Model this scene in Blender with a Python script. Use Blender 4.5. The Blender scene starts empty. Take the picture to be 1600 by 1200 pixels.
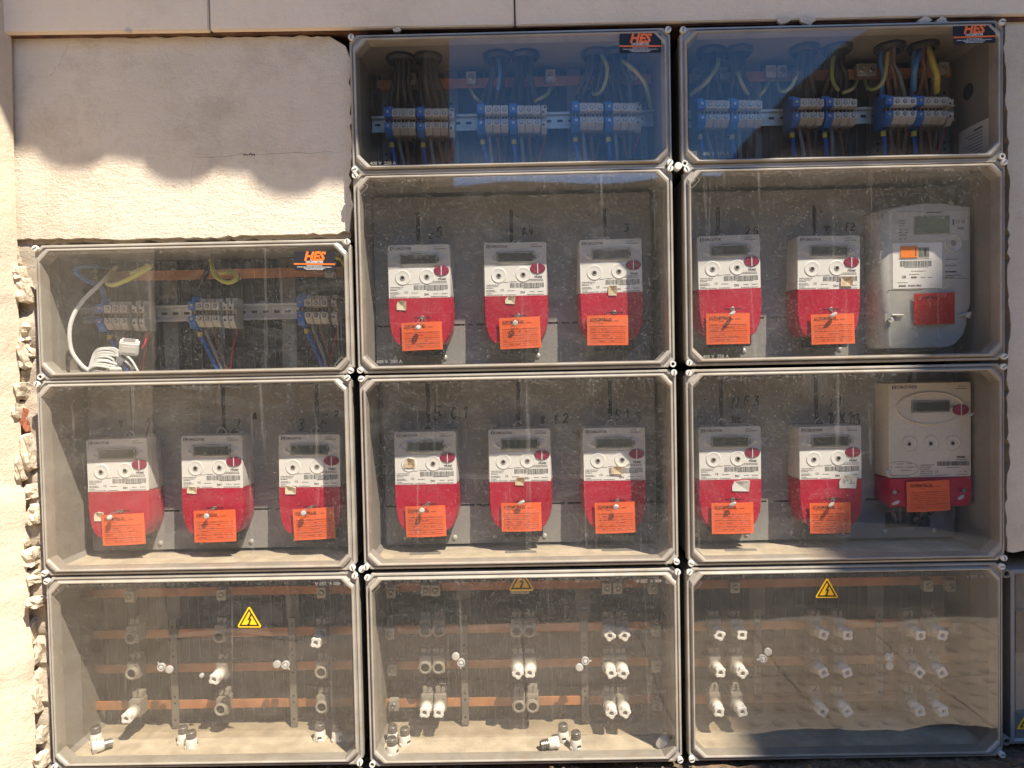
import bpy, bmesh, math, random
import numpy as np
from mathutils import Vector, Matrix, noise as mnoise

random.seed(7)
PI = math.pi
S = bpy.context.scene
COL = S.collection

# ------------------------------------------------------------------ camera, sky, sun, exposure
CAM_LOC = np.array([0.0, -1.4, 0.0])
def _rot(p, y, r):
    cx, sx, cy, sy, cr, sr = math.cos(p), math.sin(p), math.cos(y), math.sin(y), math.cos(r), math.sin(r)
    return (np.array([[cy, -sy, 0], [sy, cy, 0], [0, 0, 1]]) @ np.array([[1, 0, 0], [0, cx, -sx], [0, sx, cx]])
            @ np.array([[cr, 0, sr], [0, 1, 0], [-sr, 0, cr]]))
CM = _rot(math.radians(-1.6116), math.radians(0.4688), math.radians(1.1589))
HFOV = math.radians(71.6)
FPX = 800 / math.tan(HFOV / 2)
cam_d = bpy.data.cameras.new('camera')
cam = bpy.data.objects.new('camera', cam_d); COL.objects.link(cam)
cam_d.sensor_fit = 'HORIZONTAL'; cam_d.angle = HFOV
cam_d.clip_start = 0.02; cam_d.clip_end = 400
mw = Matrix.Identity(4)
for i in range(3):
    mw[i][0] = CM[i][0]; mw[i][1] = CM[i][2]; mw[i][2] = -CM[i][1]; mw[i][3] = CAM_LOC[i]
cam.matrix_world = mw
S.camera = cam

SUN = Vector((0.84, -1.0, 1.98)).normalized()          # direction towards the sun
w = bpy.data.worlds.new('World'); S.world = w; w.use_nodes = True
nt = w.node_tree
sky = nt.nodes.new('ShaderNodeTexSky'); sky.sky_type = 'NISHITA'; sky.sun_disc = False
sky.sun_elevation = math.asin(SUN.z); sky.sun_rotation = math.atan2(SUN.x, SUN.y)
sky.dust_density = 0.0; sky.ozone_density = 3.0; sky.altitude = 1500
bg = nt.nodes['Background']; bg.inputs['Strength'].default_value = 0.15
hs = nt.nodes.new('ShaderNodeHueSaturation'); hs.inputs['Saturation'].default_value = 1.15   # a clear, deep blue sky all round
nt.links.new(sky.outputs[0], hs.inputs['Color']); nt.links.new(hs.outputs[0], bg.inputs[0])
sd = bpy.data.lights.new('sun', 'SUN'); sd.energy = 3.4; sd.angle = math.radians(0.65); sd.color = (1.0, 0.93, 0.81)
sun = bpy.data.objects.new('sun', sd); COL.objects.link(sun)
sun.rotation_euler = (-SUN).to_track_quat('-Z', 'Y').to_euler(); sun.location = (2, -3, 6)
S.view_settings.view_transform = 'Standard'; S.view_settings.look = 'None'
S.view_settings.exposure = 1.7; S.view_settings.gamma = 1.0; S.view_settings.use_curve_mapping = False
S.render.engine = 'CYCLES'
S.cycles.max_bounces = 10; S.cycles.transparent_max_bounces = 24; S.cycles.diffuse_bounces = 5
S.cycles.caustics_reflective = False; S.cycles.caustics_refractive = False

def P(px, py, Y=0.0):                                   # photo pixel (1600x1200) -> point on the plane y = Y
    d = CM @ np.array([(px - 800) / FPX, 1, (600 - py) / FPX])
    t = (Y - CAM_LOC[1]) / d[1]
    return Vector(CAM_LOC + d * t)

# ------------------------------------------------------------------ materials
MATS = {}
def newmat(name):
    m = bpy.data.materials.new(name); m.use_nodes = True
    m.node_tree.nodes.clear(); MATS[name] = m
    return m, m.node_tree.nodes, m.node_tree.links
def N(nodes, t, **kw):
    n = nodes.new('ShaderNode' + t)
    for k, v in kw.items():
        if k in n.inputs: n.inputs[k].default_value = v
        else: setattr(n, k, v)
    return n
def ramp(nodes, links, src, a, b, c0=(0, 0, 0, 1), c1=(1, 1, 1, 1)):
    r = nodes.new('ShaderNodeValToRGB'); r.color_ramp.elements[0].position = a; r.color_ramp.elements[1].position = b
    r.color_ramp.elements[0].color = c0; r.color_ramp.elements[1].color = c1
    links.new(src, r.inputs[0]); return r.outputs[0]
def mixc(nodes, links, fac, a, b, mode='MIX'):
    m = nodes.new('ShaderNodeMix'); m.data_type = 'RGBA'; m.blend_type = mode
    for sock, v in ((m.inputs[0], fac), (m.inputs[6], a), (m.inputs[7], b)):
        if hasattr(v, 'default_value') or isinstance(v, bpy.types.NodeSocket): links.new(v, sock)
        else: sock.default_value = v
    return m.outputs[2]
def c4(c): return (c[0], c[1], c[2], 1)
def coords(nodes, links, scale=(1, 1, 1), rnd=True):
    tc = nodes.new('ShaderNodeTexCoord'); out = tc.outputs['Object']
    if rnd:
        oi = nodes.new('ShaderNodeObjectInfo')
        mu = N(nodes, 'Math', operation='MULTIPLY'); links.new(oi.outputs['Random'], mu.inputs[0]); mu.inputs[1].default_value = 37.0
        va = N(nodes, 'VectorMath', operation='ADD'); links.new(out, va.inputs[0]); links.new(mu.outputs[0], va.inputs[1]); out = va.outputs[0]
    mp = nodes.new('ShaderNodeMapping'); mp.inputs['Scale'].default_value = scale
    links.new(out, mp.inputs[0]); return mp.outputs[0]

def mat(name, col, rough=0.5, metal=0.0, var=0.12, scale=30, bump=0.0, bscale=120, dirt=None, dirt_amt=0.5, dirt_scale=14, spec=0.4, dist=0.002):
    m, n, l = newmat(name)
    out = n.new('ShaderNodeOutputMaterial'); b = n.new('ShaderNodeBsdfPrincipled'); l.new(b.outputs[0], out.inputs[0])
    b.inputs['Roughness'].default_value = rough; b.inputs['Metallic'].default_value = metal
    b.inputs['Specular IOR Level'].default_value = spec
    v = coords(n, l)
    nz = N(n, 'TexNoise', Scale=scale, Detail=5.0); l.new(v, nz.inputs[0])
    c = mixc(n, l, ramp(n, l, nz.outputs[0], 0.3, 0.7), c4([x * (1 - var) for x in col]), c4([min(1, x * (1 + var)) for x in col]))
    if dirt:
        n2 = N(n, 'TexNoise', Scale=dirt_scale, Detail=8.0, Roughness=0.7); l.new(v, n2.inputs[0])
        r = ramp(n, l, n2.outputs[0], 0.48, 0.75, (0, 0, 0, 1), (dirt_amt,) * 3 + (1,))
        c = mixc(n, l, r, c, c4(dirt))
    l.new(c, b.inputs['Base Color'])
    if bump:
        n3 = N(n, 'TexNoise', Scale=bscale, Detail=6.0); l.new(v, n3.inputs[0])
        bp = N(n, 'Bump', Strength=bump, Distance=dist); l.new(n3.outputs[0], bp.inputs['Height']); l.new(bp.outputs[0], b.inputs['Normal'])
    return m

def plaster(name, col, col2, stain, grain=90, bump=0.8, strokes=(5, 5, 24)):
    m, n, l = newmat(name)
    out = n.new('ShaderNodeOutputMaterial'); b = n.new('ShaderNodeBsdfPrincipled'); l.new(b.outputs[0], out.inputs[0])
    b.inputs['Roughness'].default_value = 0.9; b.inputs['Specular IOR Level'].default_value = 0.15
    tc = n.new('ShaderNodeTexCoord'); v = tc.outputs['Object']
    n1 = N(n, 'TexNoise', Scale=2.6, Detail=7.0, Roughness=0.62); l.new(v, n1.inputs[0])
    c = mixc(n, l, ramp(n, l, n1.outputs[0], 0.35, 0.66), c4(col), c4(col2))
    n2 = N(n, 'TexNoise', Scale=6.0, Detail=9.0, Roughness=0.75); l.new(v, n2.inputs[0])
    c = mixc(n, l, ramp(n, l, n2.outputs[0], 0.50, 0.70, (0, 0, 0, 1), (0.75,) * 3 + (1,)), c, c4(stain))
    mp = n.new('ShaderNodeMapping'); mp.inputs['Rotation'].default_value = (0, math.radians(-28), 0); mp.inputs['Scale'].default_value = (9, 14, 34); l.new(v, mp.inputs[0])
    n3 = N(n, 'TexNoise', Scale=2.2, Detail=9.0, Roughness=0.75, Distortion=1.2); l.new(mp.outputs[0], n3.inputs[0])
    n4 = N(n, 'TexNoise', Scale=grain * 2, Detail=8.0, Roughness=0.7); l.new(v, n4.inputs[0])
    dk = ramp(n, l, n3.outputs[0], 0.25, 0.42, (0.72, 0.68, 0.62, 1), (1, 1, 1, 1))
    c = mixc(n, l, 0.55, c, dk, 'MULTIPLY')
    pit = N(n, 'TexVoronoi', Scale=grain * 1.2); l.new(v, pit.inputs[0])
    c = mixc(n, l, ramp(n, l, pit.outputs[0], 0.03, 0.1, (0.5, 0.5, 0.5, 1), (0, 0, 0, 1)), c, c4([x * 0.55 for x in stain]))
    l.new(c, b.inputs['Base Color'])
    ad = N(n, 'Math', operation='MULTIPLY_ADD'); l.new(n3.outputs[0], ad.inputs[0]); ad.inputs[1].default_value = 1.0; l.new(n4.outputs[0], ad.inputs[2])
    bp = N(n, 'Bump', Strength=bump, Distance=0.003); l.new(ad.outputs[0], bp.inputs['Height'])
    bp2 = N(n, 'Bump', Strength=0.6, Distance=0.012); l.new(n2.outputs[0], bp2.inputs['Height']); l.new(bp.outputs[0], bp2.inputs['Normal'])
    l.new(bp2.outputs[0], b.inputs['Normal'])
    return m

plaster('plaster', (0.77, 0.665, 0.525), (0.67, 0.57, 0.44), (0.53, 0.43, 0.31), bump=1.0)
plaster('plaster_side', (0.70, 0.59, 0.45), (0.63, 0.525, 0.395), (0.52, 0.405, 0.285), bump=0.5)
plaster('lintel', (0.85, 0.71, 0.545), (0.78, 0.65, 0.495), (0.68, 0.555, 0.41), grain=120, bump=0.35)
plaster('mortar', (0.50, 0.42, 0.32), (0.40, 0.33, 0.25), (0.30, 0.23, 0.16), grain=60, bump=1.0)
plaster('facade', (0.20, 0.14, 0.09), (0.17, 0.12, 0.08), (0.13, 0.09, 0.06), grain=20, bump=0.3)
mat('stone', (0.56, 0.47, 0.345), 0.95, var=0.2, scale=25, bump=1.0, bscale=70, dirt=(0.28, 0.21, 0.14), dist=0.006)
mat('brick', (0.30, 0.10, 0.05), 0.9, var=0.3, bump=0.7, dirt=(0.4, 0.3, 0.2))
mat('rust', (0.11, 0.05, 0.03), 0.85, var=0.5, scale=40, bump=0.6, dirt=(0.03, 0.02, 0.015))
mat('cavity', (0.03, 0.022, 0.017), 0.95, var=0.5, bump=0.5)
mat('dirt', (0.15, 0.10, 0.06), 0.95, var=0.5, scale=60, bump=1.0, bscale=90, dist=0.01)
mat('paving', (0.46, 0.35, 0.24), 0.85, var=0.2, scale=6, bump=0.3, dirt=(0.2, 0.15, 0.1), dirt_scale=3)
mat('terracotta', (0.38, 0.19, 0.11), 0.85, var=0.3, bump=0.5)
mat('housing', (0.27, 0.252, 0.222), 0.5, var=0.08, scale=8, dirt=(0.21, 0.17, 0.12), dirt_amt=0.5, dirt_scale=9)
mat('frame', (0.325, 0.293, 0.247), 0.3, var=0.12, scale=20, dirt=(0.25, 0.19, 0.125), dirt_amt=0.7, dirt_scale=22, spec=0.6, bump=0.15)
mat('screw', (0.60, 0.58, 0.53), 0.45, var=0.1, dirt=(0.35, 0.28, 0.2), dirt_amt=0.5, dirt_scale=90)
mat('black', (0.015, 0.014, 0.013), 0.6)
mat('gland', (0.02, 0.02, 0.02), 0.5)
mat('ink', (0.008, 0.008, 0.009), 0.7, var=0.3)
mat('print', (0.04, 0.038, 0.036), 0.7)
mat('plate', (0.255, 0.246, 0.232), 0.45, var=0.07, scale=6, dirt=(0.29, 0.275, 0.25), dirt_amt=0.35, dirt_scale=10)
mat('ribs', (0.032, 0.031, 0.030), 0.5, var=0.15, dirt=(0.042, 0.038, 0.032), dirt_amt=0.5)
mat('rib_edge', (0.10, 0.096, 0.09), 0.5, var=0.2)
mat('strap', (0.20, 0.19, 0.165), 0.45, var=0.1, dirt=(0.2, 0.17, 0.13))
mat('zinc', (0.54, 0.52, 0.48), 0.4, 0.35, var=0.12, scale=60)
mat('steel', (0.42, 0.40, 0.37), 0.42, 0.9, var=0.1)
mat('copper', (0.56, 0.245, 0.10), 0.5, 0.1, var=0.25, scale=20, dirt=(0.22, 0.12, 0.08), dirt_amt=0.7, dirt_scale=25)
mat('white_case', (0.54, 0.525, 0.495), 0.4, var=0.04, dirt=(0.36, 0.32, 0.27), dirt_amt=0.3)
mat('big_case', (0.66, 0.60, 0.51), 0.42, var=0.04)
mat('grey_case', (0.47, 0.455, 0.425), 0.42, var=0.05, dirt=(0.4, 0.36, 0.3), dirt_amt=0.3)
mat('label_white', (0.76, 0.745, 0.71), 0.45, var=0.03)
mat('red_cover', (0.42, 0.007, 0.034), 0.36, var=0.14, scale=9, dirt=(0.42, 0.10, 0.10), dirt_amt=0.35)
mat('button_red', (0.25, 0.02, 0.06), 0.35)
mat('lcd_bezel', (0.28, 0.28, 0.26), 0.4)
mat('lcd', (0.085, 0.095, 0.082), 0.25, var=0.06)
mat('lcd_green', (0.15, 0.19, 0.14), 0.25, var=0.06)
mat('lcd_ink', (0.06, 0.065, 0.055), 0.4)
mat('tag', (0.80, 0.13, 0.03), 0.6, var=0.04)
mat('red_tag', (0.50, 0.02, 0.02), 0.5, var=0.05)
mat('tag_print', (0.40, 0.06, 0.02), 0.6)
mat('orange', (0.85, 0.22, 0.02), 0.4)
mat('housing_shaded', (0.20, 0.18, 0.15), 0.5, var=0.08, scale=8)  # darker copy of housing, paints in the shade of the top boxes
mat('sticker', (0.75, 0.68, 0.50), 0.6, var=0.1, dirt=(0.5, 0.25, 0.06), dirt_amt=0.6, dirt_scale=70)
mat('sticker_brown', (0.68, 0.55, 0.36), 0.6, var=0.2, scale=90, dirt=(0.40, 0.17, 0.03), dirt_amt=0.95, dirt_scale=60)
mat('paper', (0.74, 0.72, 0.68), 0.7, var=0.04)
mat('notice', (0.55, 0.52, 0.48), 0.7, var=0.06)
mat('clear', (0.52, 0.52, 0.50), 0.2, var=0.1, spec=0.7)
mat('ceramic', (0.76, 0.73, 0.67), 0.3, var=0.05, dirt=(0.55, 0.45, 0.3), dirt_amt=0.4, dirt_scale=60)
mat('socket', (0.42, 0.40, 0.36), 0.3, var=0.15, scale=60, spec=0.6)
mat('base', (0.34, 0.32, 0.285), 0.35, var=0.1, scale=40, dirt=(0.25, 0.2, 0.14), spec=0.6)
mat('terminal_grey', (0.50, 0.46, 0.40), 0.5, var=0.06, dirt=(0.3, 0.25, 0.18), dirt_amt=0.4)
mat('terminal_white', (0.62, 0.60, 0.56), 0.5, var=0.05)
mat('terminal_blue', (0.03, 0.14, 0.46), 0.45, var=0.1)
mat('wire_black', (0.02, 0.02, 0.02), 0.45)
mat('wire_grey', (0.22, 0.21, 0.20), 0.45)
mat('wire_brown', (0.14, 0.06, 0.035), 0.45)
mat('wire_blue', (0.02, 0.09, 0.36), 0.4)
mat('wire_light_blue', (0.05, 0.17, 0.40), 0.4)
mat('wire_red', (0.45, 0.02, 0.05), 0.4)
mat('wire_white', (0.70, 0.70, 0.68), 0.4)
mat('wire_yellow', (0.48, 0.40, 0.08), 0.45)
mat('wire_lime', (0.50, 0.50, 0.10), 0.45)
mat('yellow', (0.88, 0.50, 0.01), 0.5, var=0.05)
mat('yellow_mark', (0.62, 0.45, 0.05), 0.5)
mat('mes_black', (0.012, 0.012, 0.016), 0.6)
mat('mes_orange', (0.85, 0.16, 0.02), 0.5)
mat('mes_white', (0.6, 0.6, 0.6), 0.6)
mat('emboss', (0.30, 0.28, 0.25), 0.4)

def wire_stripe():
    m, n, l = newmat('wire_earth')
    out = n.new('ShaderNodeOutputMaterial'); b = n.new('ShaderNodeBsdfPrincipled'); l.new(b.outputs[0], out.inputs[0])
    b.inputs['Roughness'].default_value = 0.4
    tc = n.new('ShaderNodeTexCoord')
    wv = N(n, 'TexWave', Scale=5.0, Distortion=3.0); l.new(tc.outputs['Object'], wv.inputs[0])
    c = ramp(n, l, wv.outputs[0], 0.2, 0.5, (0.20, 0.26, 0.08, 1), (0.38, 0.36, 0.15, 1)); l.new(c, b.inputs['Base Color'])
wire_stripe()

def pane_mat(name, dust, speck, gloss_k=1.25):
    m, n, l = newmat(name)
    out = n.new('ShaderNodeOutputMaterial')
    tr = n.new('ShaderNodeBsdfTransparent'); tr.inputs[0].default_value = (0.93, 0.92, 0.90, 1)
    df = n.new('ShaderNodeBsdfDiffuse'); df.inputs[0].default_value = (0.56, 0.535, 0.49, 1)
    gl = n.new('ShaderNodeBsdfGlossy'); gl.inputs['Roughness'].default_value = 0.025; gl.inputs[0].default_value = (1, 1, 1, 1)
    v = coords(n, l)
    # film of dust, cloudy
    n1 = N(n, 'TexNoise', Scale=5.0, Detail=8.0, Roughness=0.65); l.new(v, n1.inputs[0])
    film = ramp(n, l, n1.outputs[0], 0.28, 0.75, (dust * 0.55,) * 3 + (1,), (dust * 1.5,) * 3 + (1,))
    # runs of dirty water
    mp = n.new('ShaderNodeMapping'); mp.inputs['Scale'].default_value = (60, 60, 2.2); l.new(v, mp.inputs[0])
    n2 = N(n, 'TexNoise', Scale=1.0, Detail=4.0, Roughness=0.6, Distortion=0.6); l.new(mp.outputs[0], n2.inputs[0])
    runs = ramp(n, l, n2.outputs[0], 0.62, 0.74, (0, 0, 0, 1), (0.11 * speck,) * 3 + (1,))
    # fine dried specks, two sizes, only in patches
    wn = N(n, 'TexNoise', Scale=220.0, Detail=2.0); l.new(v, wn.inputs[0])
    wm = N(n, 'VectorMath', operation='SCALE'); l.new(wn.outputs['Color'], wm.inputs[0]); wm.inputs['Scale'].default_value = 0.004
    wa = N(n, 'VectorMath', operation='ADD'); l.new(v, wa.inputs[0]); l.new(wm.outputs[0], wa.inputs[1])
    def specks(sc, r0, amt, keep):
        vo = N(n, 'TexVoronoi', Scale=sc); vo.inputs['Randomness'].default_value = 1.0; l.new(wa.outputs[0], vo.inputs[0])
        a = ramp(n, l, vo.outputs['Distance'], r0 * 0.5, r0, (amt,) * 3 + (1,), (0, 0, 0, 1))
        sp = n.new('ShaderNodeSeparateColor'); l.new(vo.outputs['Color'], sp.inputs[0])
        k = ramp(n, l, sp.outputs[0], keep, keep + 0.05)
        mu = N(n, 'Math', operation='MULTIPLY'); l.new(a, mu.inputs[0]); l.new(k, mu.inputs[1]); return mu.outputs[0]
    s1 = specks(330, 0.40, 0.16 * speck, 0.62); s2 = specks(95, 0.11, 0.34 * speck, 0.86)
    # short scratches
    mp3 = n.new('ShaderNodeMapping'); mp3.inputs['Rotation'].default_value = (0, 0.9, 0); mp3.inputs['Scale'].default_value = (14, 14, 260); l.new(v, mp3.inputs[0])
    n3 = N(n, 'TexNoise', Scale=1.0, Detail=3.0); l.new(mp3.outputs[0], n3.inputs[0])
    sc = ramp(n, l, n3.outputs[0], 0.66, 0.80, (0, 0, 0, 1), (0.08 * speck,) * 3 + (1,))
    mp4 = n.new('ShaderNodeMapping'); mp4.inputs['Rotation'].default_value = (0, -0.6, 0); mp4.inputs['Scale'].default_value = (7, 7, 15); l.new(v, mp4.inputs[0])
    n4 = N(n, 'TexNoise', Scale=1.0, Detail=7.0, Roughness=0.7, Distortion=1.5); l.new(mp4.outputs[0], n4.inputs[0])
    wipe = ramp(n, l, n4.outputs[0], 0.50, 0.78, (0, 0, 0, 1), (0.055 * speck,) * 3 + (1,))
    # dust caught along the upper edge, ragged (wear with its own shape)
    gs = n.new('ShaderNodeSeparateXYZ'); tc = n.new('ShaderNodeTexCoord'); l.new(tc.outputs['Object'], gs.inputs[0])
    n5 = N(n, 'TexNoise', Scale=170.0, Detail=3.0, Roughness=0.8); l.new(v, n5.inputs[0])
    ma = N(n, 'Math', operation='MULTIPLY_ADD'); l.new(n5.outputs[0], ma.inputs[0]); ma.inputs[1].default_value = 0.085; l.new(gs.outputs[2], ma.inputs[2])
    edge = ramp(n, l, ma.outputs[0], 0.040, 0.058, (0, 0, 0, 1), (0.20 * speck,) * 3 + (1,))
    tot = film
    for s in (runs, s1, s2, sc, edge, wipe):
        ad = N(n, 'Math', operation='ADD'); ad.use_clamp = True; l.new(tot, ad.inputs[0]); l.new(s, ad.inputs[1]); tot = ad.outputs[0]
    mn = N(n, 'Math', operation='MINIMUM'); l.new(tot, mn.inputs[0]); mn.inputs[1].default_value = 0.75
    geo = n.new('ShaderNodeNewGeometry')
    inv = N(n, 'Math', operation='SUBTRACT'); inv.inputs[0].default_value = 1.0; l.new(geo.outputs['Backfacing'], inv.inputs[1])
    ff = N(n, 'Math', operation='MULTIPLY'); l.new(mn.outputs[0], ff.inputs[0]); l.new(inv.outputs[0], ff.inputs[1]); mn = ff
    mx = n.new('ShaderNodeMixShader'); l.new(mn.outputs[0], mx.inputs[0]); l.new(tr.outputs[0], mx.inputs[1]); l.new(df.outputs[0], mx.inputs[2])
    fr = N(n, 'Fresnel', IOR=1.58)
    f2 = N(n, 'Math', operation='MULTIPLY'); l.new(fr.outputs[0], f2.inputs[0]); l.new(inv.outputs[0], f2.inputs[1])
    f3 = N(n, 'Math', operation='MULTIPLY'); f3.use_clamp = True; l.new(f2.outputs[0], f3.inputs[0]); f3.inputs[1].default_value = gloss_k
    bn = N(n, 'TexNoise', Scale=3.0, Detail=1.0); l.new(v, bn.inputs[0])
    bp = N(n, 'Bump', Strength=0.3, Distance=0.01); l.new(bn.outputs[0], bp.inputs['Height']); l.new(bp.outputs[0], gl.inputs['Normal'])
    m2 = n.new('ShaderNodeMixShader'); l.new(f3.outputs[0], m2.inputs[0]); l.new(mx.outputs[0], m2.inputs[1]); l.new(gl.outputs[0], m2.inputs[2])
    l.new(m2.outputs[0], out.inputs[0])
pane_mat('pane', 0.027, 1.0)
pane_mat('pane_shade_dim', 0.020, 0.45, 0.6)  # copy for shaded lids: less dust, mirroring cut to darken the reflected sky
pane_mat('pane_shade', 0.016, 0.5, 1.6)  # copy for the shaded lower right lid, mirroring raised to show the paving
pane_mat('pane_inner', 0.008, 0.06, 0.5)

# ------------------------------------------------------------------ mesh helpers
class MB:
    def __init__(s): s.v = []; s.f = []
    def add(s, vs, fs):
        o = len(s.v); s.v += [tuple(a) for a in vs]; s.f += [tuple(i + o for i in f) for f in fs]; return s
    def box(s, x0, x1, y0, y1, z0, z1):
        return s.add([(x0, y0, z0), (x1, y0, z0), (x1, y1, z0), (x0, y1, z0), (x0, y0, z1), (x1, y0, z1), (x1, y1, z1), (x0, y1, z1)],
                     [(0, 3, 2, 1), (4, 5, 6, 7), (0, 1, 5, 4), (1, 2, 6, 5), (2, 3, 7, 6), (3, 0, 4, 7)])
    def loops(s, L, cap0=False, cap1=False):
        k = len(L[0]); vs = [p for q in L for p in q]; fs = []
        for i in range(len(L) - 1):
            for j in range(k):
                a, b = i * k + j, i * k + (j + 1) % k
                fs.append((a, b, b + k, a + k))
        if cap0: fs.append(tuple(range(k))[::-1])
        if cap1: fs.append(tuple(range((len(L) - 1) * k, len(L) * k)))
        return s.add(vs, fs)
    def prism(s, pts, y0, y1):                          # pts: (x, z) outline; y0 = front
        return s.loops([[(x, y1, z) for x, z in pts], [(x, y0, z) for x, z in pts]], True, True)
    def lathe(s, prof, n=16, c=(0, 0, 0), axis='y'):    # prof: (r, t) along axis
        L = []
        for r, t in prof:
            ring = []
            for i in range(n):
                a = 2 * PI * i / n; u, v = r * math.cos(a), r * math.sin(a)
                p = {'y': (u, t, v), 'z': (u, v, t), 'x': (t, u, v)}[axis]
                ring.append((p[0] + c[0], p[1] + c[1], p[2] + c[2]))
            L.append(ring)
        return s.loops(L, prof[0][0] > 1e-6, prof[-1][0] > 1e-6)
    def tube(s, pts, r, n=8, sub=6):
        pts = [Vector(p) for p in pts]
        if sub > 1 and len(pts) > 2:
            q = []; e = [pts[0] * 2 - pts[1]] + pts + [pts[-1] * 2 - pts[-2]]
            for i in range(1, len(e) - 2):
                for k in range(sub):
                    t = k / sub; a, b, c, d = e[i - 1], e[i], e[i + 1], e[i + 2]
                    q.append(0.5 * ((2 * b) + (c - a) * t + (2 * a - 5 * b + 4 * c - d) * t * t + (3 * b - a - 3 * c + d) * t ** 3))
            q.append(pts[-1]); pts = q
        L = []; up = Vector((0.13, 1, 0.07))
        for i, p in enumerate(pts):
            d = (pts[min(i + 1, len(pts) - 1)] - pts[max(i - 1, 0)]).normalized()
            a = d.cross(up)
            if a.length < 1e-4: a = d.cross(Vector((1, 0, 0)))
            a.normalize(); b = d.cross(a); rr = r[i * (len(r) - 1) // max(1, len(pts) - 1)] if isinstance(r, (list, tuple)) else r
            L.append([tuple(p + a * rr * math.cos(2 * PI * k / n) + b * rr * math.sin(2 * PI * k / n)) for k in range(n)])
        return s.loops(L, True, True)
    def rect(s, x0, x1, z0, z1, y):                     # flat print facing -y
        return s.add([(x0, y, z0), (x1, y, z0), (x1, y, z1), (x0, y, z1)], [(0, 1, 2, 3)])
    def mesh(s, name, material, bevel=0, smooth=35, fix=True, seg=2):
        me = bpy.data.meshes.new(name); me.from_pydata(s.v, [], s.f)
        if fix or bevel:
            bm = bmesh.new(); bm.from_mesh(me)
            if fix: bmesh.ops.recalc_face_normals(bm, faces=bm.faces)
            if bevel:
                ed = [e for e in bm.edges if len(e.link_faces) == 2 and e.calc_face_angle(0) > 0.6]
                bmesh.ops.bevel(bm, geom=ed, offset=bevel, segments=seg, affect='EDGES', clamp_overlap=True)
            bm.to_mesh(me); bm.free()
        me.materials.append(MATS[material])
        if smooth:
            me.polygons.foreach_set('use_smooth', [True] * len(me.polygons)); me.set_sharp_from_angle(angle=math.radians(smooth))
        me.update(); return me
    def build(s, name, material, parent=None, loc=(0, 0, 0), rot=(0, 0, 0), **kw):
        return put(name, s.mesh(name, material, **kw), parent, loc, rot)

def put(name, me, parent=None, loc=(0, 0, 0), rot=(0, 0, 0)):
    o = bpy.data.objects.new(name, me); COL.objects.link(o)
    if parent is not None: o.parent = parent
    o.location = loc; o.rotation_euler = rot
    return o
def tag(o, label, cat=None, group=None, kind=None):
    if label: o['label'] = label
    if cat: o['category'] = cat
    if group: o['group'] = group
    if kind: o['kind'] = kind
    return o
def thing(name, label, cat, loc=(0, 0, 0), rot=(0, 0, 0), group=None):
    o = bpy.data.objects.new(name, None); COL.objects.link(o); o.empty_display_size = 0.02
    o.location = loc; o.rotation_euler = rot
    return tag(o, label, cat, group, 'thing')
def dup(root, loc, rot=None, label=None):
    r = root.copy(); COL.objects.link(r); r.location = loc
    if rot is not None: r.rotation_euler = rot
    if label: r['label'] = label
    for ch in root.children:
        c = ch.copy(); COL.objects.link(c); c.parent = r
        for g in ch.children:
            d = g.copy(); COL.objects.link(d); d.parent = c
    return r
def crect(x0, x1, z0, z1, c, y):
    return [(x0 + c, y, z0), (x1 - c, y, z0), (x1, y, z0 + c), (x1, y, z1 - c), (x1 - c, y, z1), (x0 + c, y, z1), (x0, y, z1 - c), (x0, y, z0 + c)]
def rrect(x0, x1, z0, z1, r, n=4):
    out = []
    for cx, cz, a0 in ((x1 - r, z0 + r, -90), (x1 - r, z1 - r, 0), (x0 + r, z1 - r, 90), (x0 + r, z0 + r, 180)):
        for i in range(n + 1):
            a = math.radians(a0 + 90 * i / n); out.append((cx + r * math.cos(a), cz + r * math.sin(a)))
    return out
def ell(cx, cz, a, b, n=28, t0=0, t1=2 * PI):
    return [(cx + a * math.cos(t0 + (t1 - t0) * i / n), cz + b * math.sin(t0 + (t1 - t0) * i / n)) for i in range(n)]

TXT = {}
def text_mesh(s, size, material, ext=0.0, bold=False, shear=0.0, align='LEFT'):
    key = (s, size, material, bold, shear, align)
    if key in TXT: return TXT[key]
    cu = bpy.data.curves.new('lettering', 'FONT'); cu.body = s; cu.size = size; cu.resolution_u = 2; cu.shear = shear
    cu.align_x = align; cu.extrude = ext
    if bold: cu.offset = size * (0.045 if s == 'HES' else 0.025)
    ob = bpy.data.objects.new('lettering', cu)
    me = bpy.data.meshes.new_from_object(ob)
    bpy.data.objects.remove(ob); bpy.data.curves.remove(cu)
    me.transform(Matrix.Rotation(PI / 2, 4, 'X'))        # stands in the xz plane, reads from -y
    me.materials.clear(); me.materials.append(MATS[material])
    for p in me.polygons: p.material_index = 0
    TXT[key] = me; return me

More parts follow.
